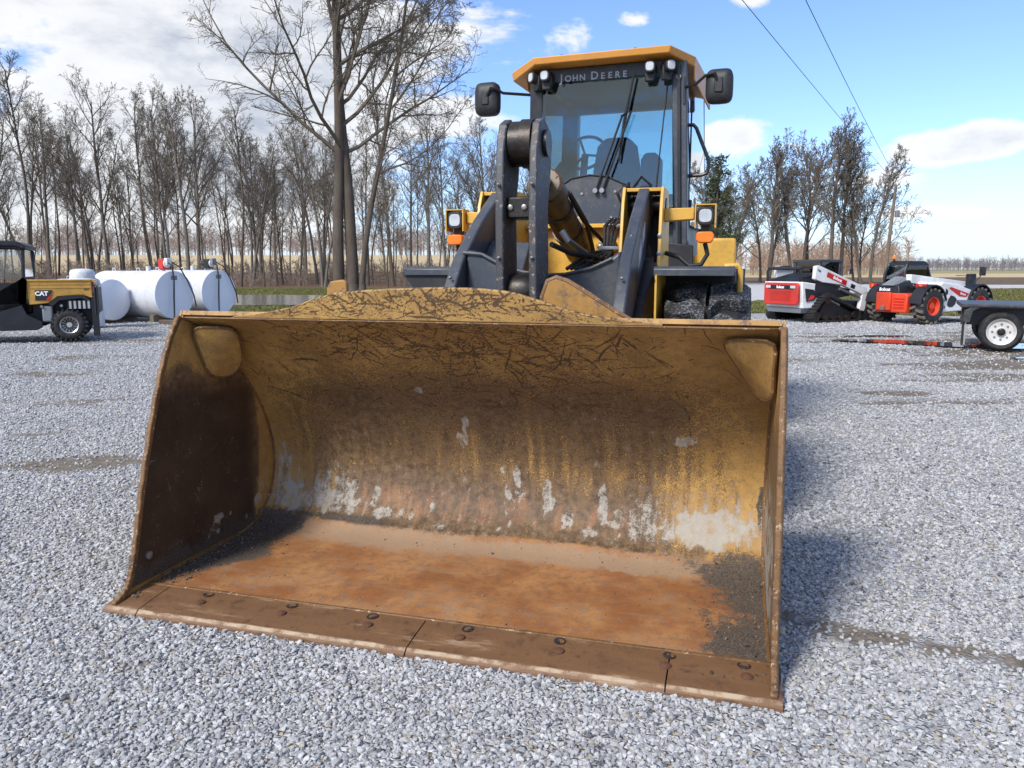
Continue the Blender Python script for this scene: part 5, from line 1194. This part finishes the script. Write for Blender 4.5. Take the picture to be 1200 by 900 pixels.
# ------------------------------------------------------------------ fuel tanks
AX = Vector((.9, -.436, 0)).normalized()
M_tank_end = paint('tank_end_white', lin(222, 225, 230), .42, dirt=.14, dirtcol=lin(150, 144, 134), scale=1.6, var=.04)
def tank(c, Rr, L, label, rx, pump=None, dome=0.):
    o = thing('fuel_tank', label, 'tank', (c[0], c[1], 0), math.atan2(AX.y, AX.x), None)
    zc = Rr + .10
    MB().lathe([(-L, Rr * .6), (-L + .05 - dome, Rr * .92), (-L + .06, Rr), (-.03, Rr)], (0, 0, zc), (1, 0, 0), 48).build('shell', M_tank, o, smooth=50)
    pr = [(-.035, Rr * .999), (.0, Rr + .006), (.012, Rr - .002)] + ([(.02, Rr * .985), (.025 + dome, 0)] if not dome else [(.03 + dome * (1 - (r_ ** 2)), Rr * r_ * .98) for r_ in (1, .9, .75, .55, .3, .05)])
    MB().lathe(pr, (0, 0, zc), (1, 0, 0), 48).build('end_plate', M_tank_end, o, smooth=30)
    for x in (-L * .33, -L * .66): MB().lathe([(-.015, Rr), (-.01, Rr + .004), (.01, Rr + .004), (.015, Rr)], (x, 0, zc), (1, 0, 0), 48).build('weld_seam', M_tank, o)
    for x in (-.35, -L + .5):
        MB().prism([(-Rr * .8, .0), (-Rr * .8, .14 + Rr * .10), (-Rr * .62, .13 + Rr * .16), (0, .12), (Rr * .62, .13 + Rr * .16), (Rr * .8, .14 + Rr * .10), (Rr * .8, .0)], 'yz', x - .08, x + .08).build('skid', M_wood, o)
    for x in (-.5, -L * .5, -L + .4):
        MB().tube([(x - .08, 0, zc + Rr - .02), (x - .05, 0, zc + Rr + .08), (x + .05, 0, zc + Rr + .08), (x + .08, 0, zc + Rr - .02)], .014, 6).build('lifting_eye', M_tank, o)
    MB().cyl((-L * .35, 0, zc + Rr - .03), (-L * .35, 0, zc + Rr + .14), .07, 14).build('vent_cap', M_tank, o)
    if pump:
        x = -.38; z = zc + Rr
        b_ = MB().box(x - .11, x + .11, -.12, .12, z + .05, z + .36).build('pump', M_red if pump == 'red' else M_black2, o, bevel=.03)
        MB().cyl((x + .02, -.02, z - .03), (x + .02, -.02, z + .07), .05, 10).build('pump_riser', M_steel, b_)
        MB().lathe([(0, .12), (.02, .13), (.05, .12), (.06, .02)], (x + .12, 0, z + .22), (1, 0, 0), 18).build('pump_face', M_white, b_)
        MB().box(x + .12, x + .26, -.09, .09, z + .16, z + .38).build('meter', M_grey if pump != 'red' else M_white, b_, bevel=.02)
        MB().cyl((x - .26, 0, z + .2), (x - .10, 0, z + .2), .085, 14).build('motor', M_black2, b_)
        MB().tube([(x + .2, -.05, z + .25), (x + .42, -.06, z + .18), (x + .50, -.08, z - .25), (x + .50, -.12, z - .8), (x + .56, -.20, z - 1.35), (x + .62, -.3, .06)], .024, 8).build('fuel_hose', M_rubber, o)
        MB().tube([(x + .2, .08, z + .28), (x + .44, .2, z + .12), (x + .5, .42, z - .3), (x + .52, .62, z - .75), (x + .5, .70, z - 1.1)], .020, 8).build('fuel_hose', M_rubber, o)
    MB().box(.022, .026, -.10, .12, zc + Rr * .62, zc + Rr * .80).build('decal_plate', M_grey, o) if pump else None
    return o
tank((-10.22, 23.9), .72, 3.0, 'long white fuel tank with a red pump on top, between the other two tanks', 0, 'red')
tank((-9.65, 26.0), .73, 3.2, 'white fuel tank with a black and grey pump on top, farthest from the utility vehicle', 0, 'black')
tank((-11.75, 23.2), .60, 2.3, 'smaller white tank with a domed end and no pump beside the utility vehicle', 0, None, .10)
lp = thing('propane_tank', 'white domed tank standing behind the cargo bed of the utility vehicle', 'tank', (-11.6, 21.4, 0))
MB().lathe([(.02, .40), (.06, .46), (1.10, .46), (1.30, .40), (1.36, .30), (1.375, .0)], (0, 0, 0), (0, 0, 1), 36).build('shell', M_tank, lp, smooth=50)
MB().lathe([(1.36, .31), (1.50, .31), (1.57, .27), (1.60, .15), (1.605, 0)], (0, 0, 0), (0, 0, 1), 28).build('dome', M_tank, lp, smooth=50)
MB().lathe([(0, .36), (.05, .36)], (0, 0, -.01), (0, 0, 1), 24).build('foot_ring', M_steel, lp)
for k, (x, y, rz, L) in enumerate([(-9.0, 23.1, .3, 1.6), (-9.5, 22.8, .15, 1.5), (-8.5, 23.6, .6, 1.0), (-7.3, 25.6, .2, 1.0)]):
    o = MB().box(-L / 2, L / 2, -.10, .10, 0, .13).build('timber_block', M_wood, bevel=.01); o.location = (x, y, .0); o.rotation_euler = (0, 0, -rz)
    tag(o, ['long weathered timber lying on the gravel before the tank with the red pump', 'weathered timber lying in front of another on the gravel by the tanks', 'short weathered timber angled at the foot of the middle tank', 'short weathered timber beside the tank with the black pump'][k], 'timber', 'timbers lying by the tanks')

# ------------------------------------------------------------------ compact track loader (long axis x, rear at x=0)
tl = thing('track_loader', 'white and red compact track loader with black bucket, its red rear grille towards the yard', 'track loader', (8.28, 24.2, 0), R(24))
W2 = .86
body = MB().hexa([(0.10, -.78, .42), (1.6, -.78, .42), (1.6, .78, .42), (.10, .78, .42), (0, -.80, 1.22), (1.5, -.80, 1.05), (1.5, .80, 1.05), (0, .80, 1.22)]).build('body', M_white, tl, bevel=.03)
MB().hexa([(.10, -.70, .28), (1.5, -.70, .28), (1.5, .70, .28), (.10, .70, .28), (.05, -.76, .418), (1.5, -.76, .418), (1.5, .76, .418), (.05, .76, .418)]).build('belly_pan', M_grey, tl)
MB().prism([(-.66, .52), (-.72, .62), (-.73, 1.12), (-.66, 1.18), (.66, 1.18), (.73, 1.12), (.72, .62), (.66, .52)], 'yz', -.075, .0).build('rear_grille', M_red, tl, bevel=.025)
for k in range(9): MB().box(-.088, -.074, -.44, .44, .64 + k * .036, .655 + k * .036).build('grille_slat', M_red, tl)
MB().box(-.09, -.074, -.52, .52, .99, 1.11).build('badge_panel', M_black2, tl, bevel=.01)
text('Bobcat', .115, M_letterw, tl, frame((-.094, 0, 1.05), (0, -1, 0), (0, 0, 1)), bold=.004)
for y in (-.52, .52): MB().box(-.096, -.074, y - .10, y + .10, 1.02, 1.10).build('rear_lamp', M_lens, tl)
hood = MB().hexa([(.02, -.66, 1.22), (.95, -.66, 1.18), (.95, .66, 1.18), (.02, .66, 1.22), (.10, -.58, 1.30), (.95, -.58, 1.48), (.95, .58, 1.48), (.10, .58, 1.30)]).build('engine_cover', M_black2, tl, bevel=.02)
for y in (-.70, .70):
    MB().tube([(.05, y, 1.2), (.02, y, 1.52), (.08, y, 1.62), (.9, y, 1.66)], .045, 6).build('guard_post', M_blackpaint, tl)
MB().tube([(.06, -.70, 1.61), (.06, .70, 1.61)], .05, 8).build('guard_bar', M_blackpaint, tl)
cabm = MB()
for (x, y) in ((.95, -.5), (.95, .5), (1.75, -.5), (1.75, .5)): cabm.box(x - .05, x + .05, y - .05, y + .05, 1.05, 1.80)
cabm.box(.88, 1.82, -.57, .57, 1.80, 1.88); cabm.box(.9, 1.8, -.5, .5, .6, 1.2); cabm.build('cab', M_darkgrey, tl, bevel=.01)
MB().box(.99, 1.71, -.535, -.53, 1.2, 1.8).build('side_window', M_dkglass, tl); MB().box(.99, 1.71, .53, .535, 1.2, 1.8).build('side_window', M_dkglass, tl); MB().box(.93, .935, -.45, .45, 1.2, 1.8).build('rear_window', M_dkglass, tl)
MB().box(1.2, 1.5, -.25, .25, 1.2, 1.6).build('seat', M_seat, tl, bevel=.04)
for sg in (-1, 1):
    y0, y1 = (-.88, -.74) if sg < 0 else (.74, .88)
    MB().prism([(.42, 1.30), (.44, 1.68), (.56, 1.70), (2.55, 1.02), (2.60, .86), (2.42, .80), (1.5, 1.12), (.72, 1.20)], 'xz', y0, y1).build('lift_arm', M_white, tl, bevel=.015)
    MB().prism([(2.38, .84), (2.56, .90), (2.62, .52), (2.48, .30), (2.30, .34)], 'xz', y0, y1).build('arm_foot', M_white, tl, bevel=.012)
    MB().prism([(.5, .75), (.52, 1.25), (1.9, .98), (1.9, .78), (1.2, .7)], 'xz', sg * .79 - .03, sg * .79 + .03).build('arm_link', M_black2, tl)
    MB().cyl((1.45, sg * .83, 1.0), (2.3, sg * .83, .72), .045, 10).build('lift_cylinder', M_steel, tl)
    # rubber track: closed belt with bars, track frame, rollers
    yc = sg * .80; a0, a1 = (-1.02, -.60) if sg < 0 else (.60, 1.02)
    path = [(.30, .22), (.34, .08), (.46, .02), (2.05, .02), (2.22, .08), (2.26, .22), (2.16, .34), (1.0, .82), (.86, .86), (.72, .80), (.36, .36)]
    inner = [(sum(p[0] for p in path) / 11 + (x - sum(p[0] for p in path) / 11) * .93, .30 + (z - .30) * .84) for x, z in path]
    mb = MB(); n = len(path); vs = [(x, a, z) for a in (a0, a1) for x, z in path] + [(x, a, z) for a in (a0, a1) for x, z in inner]
    fs = []
    for i in range(n):
        j = (i + 1) % n; fs += [(i, j, n + j, n + i), (2 * n + i, 2 * n + j, 3 * n + j, 3 * n + i), (i, j, 2 * n + j, 2 * n + i), (n + i, n + j, 3 * n + j, 3 * n + i)]
    trk = mb.add(vs, fs).build('track', M_rubber, tl)
    bm_ = MB()
    P = [Vector((x, 0, z)) for x, z in path] + [Vector((path[0][0], 0, path[0][1]))]
    for i in range(n):
        d = P[i + 1] - P[i]; m_ = max(int(d.length / .10), 1); nn = Vector((d.z, 0, -d.x)).normalized()
        cen = Vector((1.2, 0, .35))
        for q in range(m_):
            c_ = P[i] + d * ((q + .5) / m_); nv_ = nn if (c_ - cen).dot(nn) > 0 else -nn; tv = d.normalized() * .028
            bm_.hexa([c_ - tv + Vector((0, a0, 0)), c_ + tv + Vector((0, a0, 0)), c_ + tv + Vector((0, a1, 0)), c_ - tv + Vector((0, a1, 0))] + [v + nv_ * .03 for v in (c_ - tv * .7 + Vector((0, a0, 0)), c_ + tv * .7 + Vector((0, a0, 0)), c_ + tv * .7 + Vector((0, a1, 0)), c_ - tv * .7 + Vector((0, a1, 0)))])
    bm_.build('track_bars', M_rubber, trk, smooth=0)
    MB().prism([(.55, .14), (.85, .66), (1.0, .66), (2.0, .26), (2.0, .12)], 'xz', yc - .10, yc + .10).build('track_frame', M_black2, tl)
    for x, z, r_ in ((.86, .68, .13), (.48, .2, .13), (2.06, .2, .14), (.85, .13, .09), (1.15, .13, .09), (1.45, .13, .09), (1.75, .13, .09)):
        MB().cyl((x, yc - .19, z), (x, yc + .19, z), r_, 14).build('roller', M_grease, trk)
# side decal
MB().prism([(.20, .62), (.12, 1.02), (.46, .98), (.60, .80), (.50, .66)], 'xz', -.812, -.798).build('side_vent', M_black2, tl); MB().prism([(.24, .66), (.36, .82), (.52, .80), (.46, .70)], 'xz', -.815, -.8125).build('vent_flash', M_red, tl)
dec = frame((1.28, -.886, 1.30), (.945, 0, -.325), (.325, 0, .945))
mb = MB().box(-.42, .42, -.075, .075, 0, .003); mb.build('arm_decal', M_redlens, tl, T=dec); text('Bobcat', .13, M_letterw, tl, dec @ Matrix.Translation((.03, 0, .005)), bold=.004)
mb = MB().box(.62, .80, -.06, .06, 0, .003); mb.build('arm_decal', M_black2, tl, T=dec)
text('T66', .09, M_darkgrey, tl, frame((.56, -.886, 1.545), (.945, 0, -.325), (.325, 0, .945)), bold=.002)
BKT = [(2.55, .06), (2.50, .30), (2.55, .60), (2.66, .62), (2.62, .36), (2.72, .12), (3.35, .04), (3.35, .015), (2.62, .02)]
b_ = MB().prism(BKT, 'xz', -.92, .92).build('bucket', M_black2, tl, bevel=.008)
for y in (-.93, .91): MB().prism([(2.55, .05), (2.50, .32), (2.55, .60), (2.68, .62), (2.86, .54), (3.35, .04)], 'xz', y, y + .02).build('bucket_side', M_black2, b_)
MB().tube([(1.7, -.55, 1.62), (1.95, -.72, 1.68), (2.02, -.74, 1.58)], .012, 6).build('mirror_arm', M_black, tl); MB().box(2.0, 2.03, -.80, -.68, 1.44, 1.60).build('mirror', M_black, tl)

# ------------------------------------------------------------------ telescopic handler (rear axle at x=0, centre y=0)
th = thing('telehandler', 'white and orange telescopic handler with muddy tyres parked behind the trailer', 'telehandler', (11.62, 23.30, 0), R(27))
for (x, y, sg) in ((0, -.72, -1), (0, .72, 1), (2.15, -.72, -1), (2.15, .72, 1)):
    wheel(th, (x, y, .54), (0, sg, 0), .50, .38, .27, M_orange, lugs=16, lug_m=M_mudlug, lug_h=.035, dish=.12)
    MB().lathe([(0, .12), (.05, .11), (.06, .0)], (x, y + sg * .08, .54), (0, sg, 0), 16).build('hub', M_orange, th)
    arc = [(x + .60 * math.cos(a), .54 + .62 * math.sin(a)) for a in np.linspace(R(15), R(172), 10)]; arc2 = [(x + .565 * math.cos(a), .54 + .585 * math.sin(a)) for a in np.linspace(R(172), R(15), 10)]
    MB().prism(arc + arc2, 'xz', y - .20 if sg < 0 else y - .17, y + .17 if sg < 0 else y + .20).build('mudguard', M_black2, th)
MB().cyl((0, -.6, .54), (0, .6, .54), .11, 12).build('rear_axle', M_orange, th); MB().cyl((2.15, -.6, .54), (2.15, .6, .54), .11, 12).build('front_axle', M_orange, th)
MB().box(-.05, 2.6, -.42, .42, .36, .80).build('chassis', M_black2, th, bevel=.02)
MB().prism([(-.50, .34), (-.52, .84), (-.44, .90), (.44, .90), (.52, .84), (.50, .34)], 'yz', -.62, -.04).build('counterweight', M_orange, th, bevel=.03)
MB().box(-.70, -.615, -.02, .46, .40, .92).build('tow_plate', M_orange, th, bevel=.02); MB().box(-.80, -.69, .12, .22, .40, .52).build('tow_hitch', M_steel, th, bevel=.01)
MB().box(-.625, -.61, -.44, -.06, .44, .80).build('counterweight_grid', M_orange, th)
for k in range(4): MB().box(-.635, -.612, -.42, -.08, .47 + k * .085, .50 + k * .085).build('grid_bar', M_redlens, th)
MB().hexa([(-.55, -.2, .88), (.1, -.2, .88), (.1, .62, .88), (-.55, .62, .88), (-.50, -.12, 1.12), (.1, -.12, 1.3), (.1, .55, 1.3), (-.50, .55, 1.12)]).build('tail_cover', M_black2, th, bevel=.02)
text('Bobcat', .13, M_letterw, th, frame((-.545, .30, 1.0), (0, -1, 0), (.15, 0, 1)), bold=.004)
MB().hexa([(-.55, .0, 1.12), (.0, .0, 1.24), (.0, .42, 1.24), (-.55, .42, 1.12), (-.5, .05, 1.16), (.05, .05, 1.40), (.05, .40, 1.40), (-.5, .40, 1.16)]).build('engine_grille', M_grey, th)
# engine side body on the right
sb_ = MB().prism([(.50, .36), (.46, .92), (.30, 1.14), (.42, 1.22), (1.05, 1.16), (1.78, .98), (1.86, .90), (1.72, .52), (1.62, .38)], 'xz', -.86, -.40).build('engine_body', M_white, th, bevel=.03)
MB().prism([(.66, .56), (.70, .72), (.80, .84), (.98, .80), (1.08, .72), (1.02, .58), (.90, .50), (.74, .50)], 'xz', -.868, -.855).build('body_recess', M_black2, sb_); MB().prism([(.70, 1.04), (.78, 1.08), (1.62, .88), (1.52, .78), (1.20, .80)], 'xz', -.868, -.855).build('body_flash', M_redlens, sb_); MB().prism([(.54, .84), (.56, 1.04), (.66, .98), (.66, .88)], 'xz', -.868, -.855).build('body_notch', M_black2, sb_)
text('Bobcat', .09, M_letterw, th, frame((1.34, -.872, .87), (1, 0, -.2), (.2, 0, 1)), bold=.002)
MB().prism([(.30, 1.12), (.34, 1.22), (1.0, 1.20), (2.4, .96), (2.4, .84), (1.0, 1.06)], 'xz', -.40, .02).build('hood', M_white, th, bevel=.03)
# boom along the middle
MB().hexa([(.0, -.14, 1.18), (2.7, -.14, .98), (2.7, .12, .98), (.0, .12, 1.18), (.0, -.14, 1.44), (2.7, -.14, 1.20), (2.7, .12, 1.20), (.0, .12, 1.44)]).build('boom', M_white, th, bevel=.015)
MB().hexa([(2.6, -.10, 1.0), (3.05, -.10, .55), (3.05, .08, .55), (2.6, .08, 1.0), (2.7, -.10, 1.18), (3.2, -.10, .7), (3.2, .08, .7), (2.7, .08, 1.18)]).build('boom_head', M_black2, th)
MB().box(3.05, 3.15, -.5, .5, .25, .8).build('carriage', M_black2, th); MB().box(2.5, 2.8, -.30, -.15, 1.1, 1.45).build('boom_valve', M_black2, th, bevel=.02)
MB().tube([(1.9, -.66, 1.05), (2.2, -.78, 1.35), (2.3, -.80, 1.5)], .015, 6).build('mirror_arm', M_black, th); MB().prism([(-.88, 1.40), (-.88, 1.66), (-.70, 1.66), (-.70, 1.40)], 'yz', 2.28, 2.33).build('mirror', M_black2, th, bevel=.01)
MB().tube([(2.1, -.4, 1.36), (2.3, -.6, 1.42), (1.8, -.3, 1.40)], .010, 6).build('hose', M_rubber, th)
# cab on the left
cabm = MB()
for pth in ([(.0, .76, .9), (-.02, .74, 1.45), (.10, .70, 1.72), (.3, .68, 1.80)], [(.0, .06, 1.2), (-.02, .08, 1.5), (.10, .10, 1.72), (.3, .12, 1.80)], [(1.1, .76, .9), (1.18, .74, 1.3), (.98, .70, 1.72), (.8, .68, 1.80)], [(1.1, .06, 1.1), (1.18, .08, 1.3), (.98, .10, 1.72), (.8, .12, 1.80)]): cabm.tube(pth, .04, 8)
cabm.build('cab_frame', M_blackpaint, th)
MB().hexa([(.06, .04, 1.70), (1.06, .04, 1.70), (1.06, .78, 1.70), (.06, .78, 1.70), (.22, .10, 1.83), (.92, .10, 1.83), (.92, .72, 1.83), (.22, .72, 1.83)]).build('cab_roof', M_black2, th, bevel=.02)
MB().box(.0, 1.12, .08, .74, .80, .95).build('cab_floor', M_black2, th)
MB().box(-.01, -.005, .10, .72, 1.30, 1.70).build('rear_window', M_doorglass, th); MB().prism([(.02, .95), (.0, 1.45), (.12, 1.70), (.95, 1.70), (1.15, 1.3), (1.08, .95)], 'xz', .748, .752).build('side_window', M_doorglass, th); MB().prism([(.02, 1.25), (.0, 1.45), (.12, 1.70), (.95, 1.70), (1.15, 1.3), (1.12, 1.2)], 'xz', .06, .064).build('side_window', M_doorglass, th)
MB().prism([(.30, .95), (.28, 1.5), (.36, 1.54), (.46, 1.5), (.5, 1.1), (.8, 1.08), (.8, .95)], 'xz', .22, .62).build('seat', M_seat, th, bevel=.03)
MB().cyl((.2, .62, 1.83), (.2, .62, 1.90), .03, 10).build('beacon_base', M_black, th); MB().lathe([(0, .05), (.06, .05), (.10, .035), (.11, 0)], (.2, .62, 1.90), (0, 0, 1), 14).build('beacon', M_amber, th)
for y, w_ in ((.98, .12), (-.62, .16)):
    MB().box(-.22, -.12, y - w_, y + w_, 1.02, 1.17).build('tail_light', M_redlens, th, bevel=.01); MB().box(-.232, -.222, y - w_ * .3, y + w_ * .3, 1.04, 1.15).build('tail_lens', M_amber, th)
    MB().box(-.12, .0, min(y, .1) if y < 0 else .5, y if y > 0 else .1, 1.06, 1.12).build('light_arm', M_black2, th)

# ------------------------------------------------------------------ trailer at the right
tr = thing('flatbed_trailer', 'dark flatbed trailer with an aluminium wheel at the edge of the puddle', 'trailer', (9.48, 15.2, 0), R(-27))
wheel(tr, (0, .10, .39), (0, -1, 0), .385, .24, .255, M_alu2, holes=8, dish=.045)
wheel(tr, (.98, .10, .39), (0, -1, 0), .385, .24, .255, M_alu2, holes=8, dish=.045)
MB().lathe([(0, .075), (.04, .07), (.05, .05), (.075, .045), (.08, 0)], (0, .02, .39), (0, -1, 0), 20).build('hub_cap', M_grease, tr)
MB().lathe([(0, .075), (.04, .07), (.05, .05), (.075, .045), (.08, 0)], (.98, .02, .39), (0, -1, 0), 20).build('hub_cap', M_grease, tr)
M_trl = paint('trailer_black', lin(44, 45, 48), .42, dirt=.5, dirtcol=lin(108, 104, 98), scale=3)
MB().prism([(-.66, .56), (-.64, .80), (-.42, .92), (4, .92), (4, .80), (1.6, .80), (1.5, .86), (-.36, .86), (-.50, .78), (-.54, .56)], 'xz', -.06, .30).build('fender', M_trl, tr, bevel=.01)
MB().box(-.70, 4, -.02, 2.3, .84, .915).build('deck', M_trl, tr); MB().box(-.70, 4, -.075, -.061, .865, .905).build('rub_rail', M_trl, tr, bevel=.004)
MB().box(-.68, 4, .32, .5, .50, .84).build('frame_rail', M_trl, tr); MB().box(-.66, -.63, -.02, .28, .10, .60).build('mud_flap', M_rubber, tr); MB().box(-.622, -.60, .0, .06, .12, .6).build('flap_bracket', M_alu, tr)
wheel(tr, (0, 2.1, .39), (0, 1, 0), .385, .24, .255, M_alu); MB().cyl((0, .2, .39), (0, 2.1, .39), .06, 10).build('axle', M_grease, tr)

# ------------------------------------------------------------------ utility pole and wires
pl = thing('utility_pole', 'weathered wooden utility pole leaning beside the copse', 'pole', (32.9, 70, -.05))
MB().tube([(0, 0, -.2), (.22, 0, 4.5), (.47, 0, 8.8)], [.17, .15, .115], 10).build('post', M_wood, pl)
MB().tube([(.30, 0, 8.45), (.85, 0, 8.6)], .03, 6).build('insulator_bracket', M_steel, pl)
for x, z in ((.84, 8.62), (.47, 8.8)): MB().lathe([(0, .05), (.06, .07), (.12, .05), (.16, .02)], (x, 0, z), (0, 0, 1), 10).build('insulator', M_grey, pl)
MB().lathe([(0, .18), (.03, .2), (.55, .2), (.6, .12)], (.72, -.05, 6.1), (0, 0, 1), 14).build('transformer', M_grey, pl); MB().tube([(.74, -.05, 6.7), (.80, 0, 7.6), (.84, 0, 8.6)], .012, 5).build('jumper_wire', M_black, pl)
MB().box(.26, .40, -.2, -.13, 4.6, 4.95).build('pole_box', M_grey, pl)
def wire(p0, p1, sag, label):
    P0, P1 = Vector(p0), Vector(p1); mb = MB().tube([P0.lerp(P1, f) - Vector((0, 0, sag * 4 * f * (1 - f))) for f in np.linspace(0, 1, 40)], .013, 5)
    tag(mb.build('power_line', M_black), label, 'wire', 'power lines strung from the pole')
wire((33.75, 70, 8.75), (-9.5, -8, 11.2), .55, 'upper thin black power line running from the pole arm over the yard')
wire((33.38, 70, 8.9), (-13.2, -8, 11.2), .2, 'thin black power line running from the pole top over the yard')

# ------------------------------------------------------------------ far farm houses and a field gate
def house(x, y, w, h, label, wallm):
    o = thing('farm_house', label, 'house', (x, y, -.1), .2)
    MB().box(-w / 2, w / 2, 0, w * .6, 0, h).build('wall', wallm, o)
    MB().prism([(-.3, h), (w * .3, h + w * .22), (w * .6 + .3, h)], 'yz', -w / 2 - .2, w / 2 + .2).build('roof', M_darkgrey, o)
    for k in (-.3, .05, .33): MB().box(w * k - .4, w * k + .4, -.03, .02, h * .4, h * .8).build('window', M_dkglass, o)
    MB().box(w * .18 - .45, w * .18 + .45, -.03, .02, 0, 2.0).build('door', M_darkgrey, o)
house(93, 225, 9, 2.6, 'small white house far beyond the copse', M_white)
house(116, 230, 6, 2.4, 'small pale shed far beyond the utility pole', M_grey)
gt = thing('field_gate', 'dark wooden field gate at the edge of the straw coloured field', 'gate', (-16.2, 88, float(terrain(np.array(-16.2), np.array(88.)))), 0)
for x in (0, 3): MB().box(x - .09, x + .09, -.09, .09, -.3, 1.5).build('post', M_wood, gt)
for z in (.35, .75, 1.15): MB().box(.09, 2.91, -.03, .03, z, z + .12).build('rail', M_wood, gt)
MB().tube([(.1, 0, .4), (2.9, 0, 1.2)], .05, 4).build('brace', M_wood, gt)
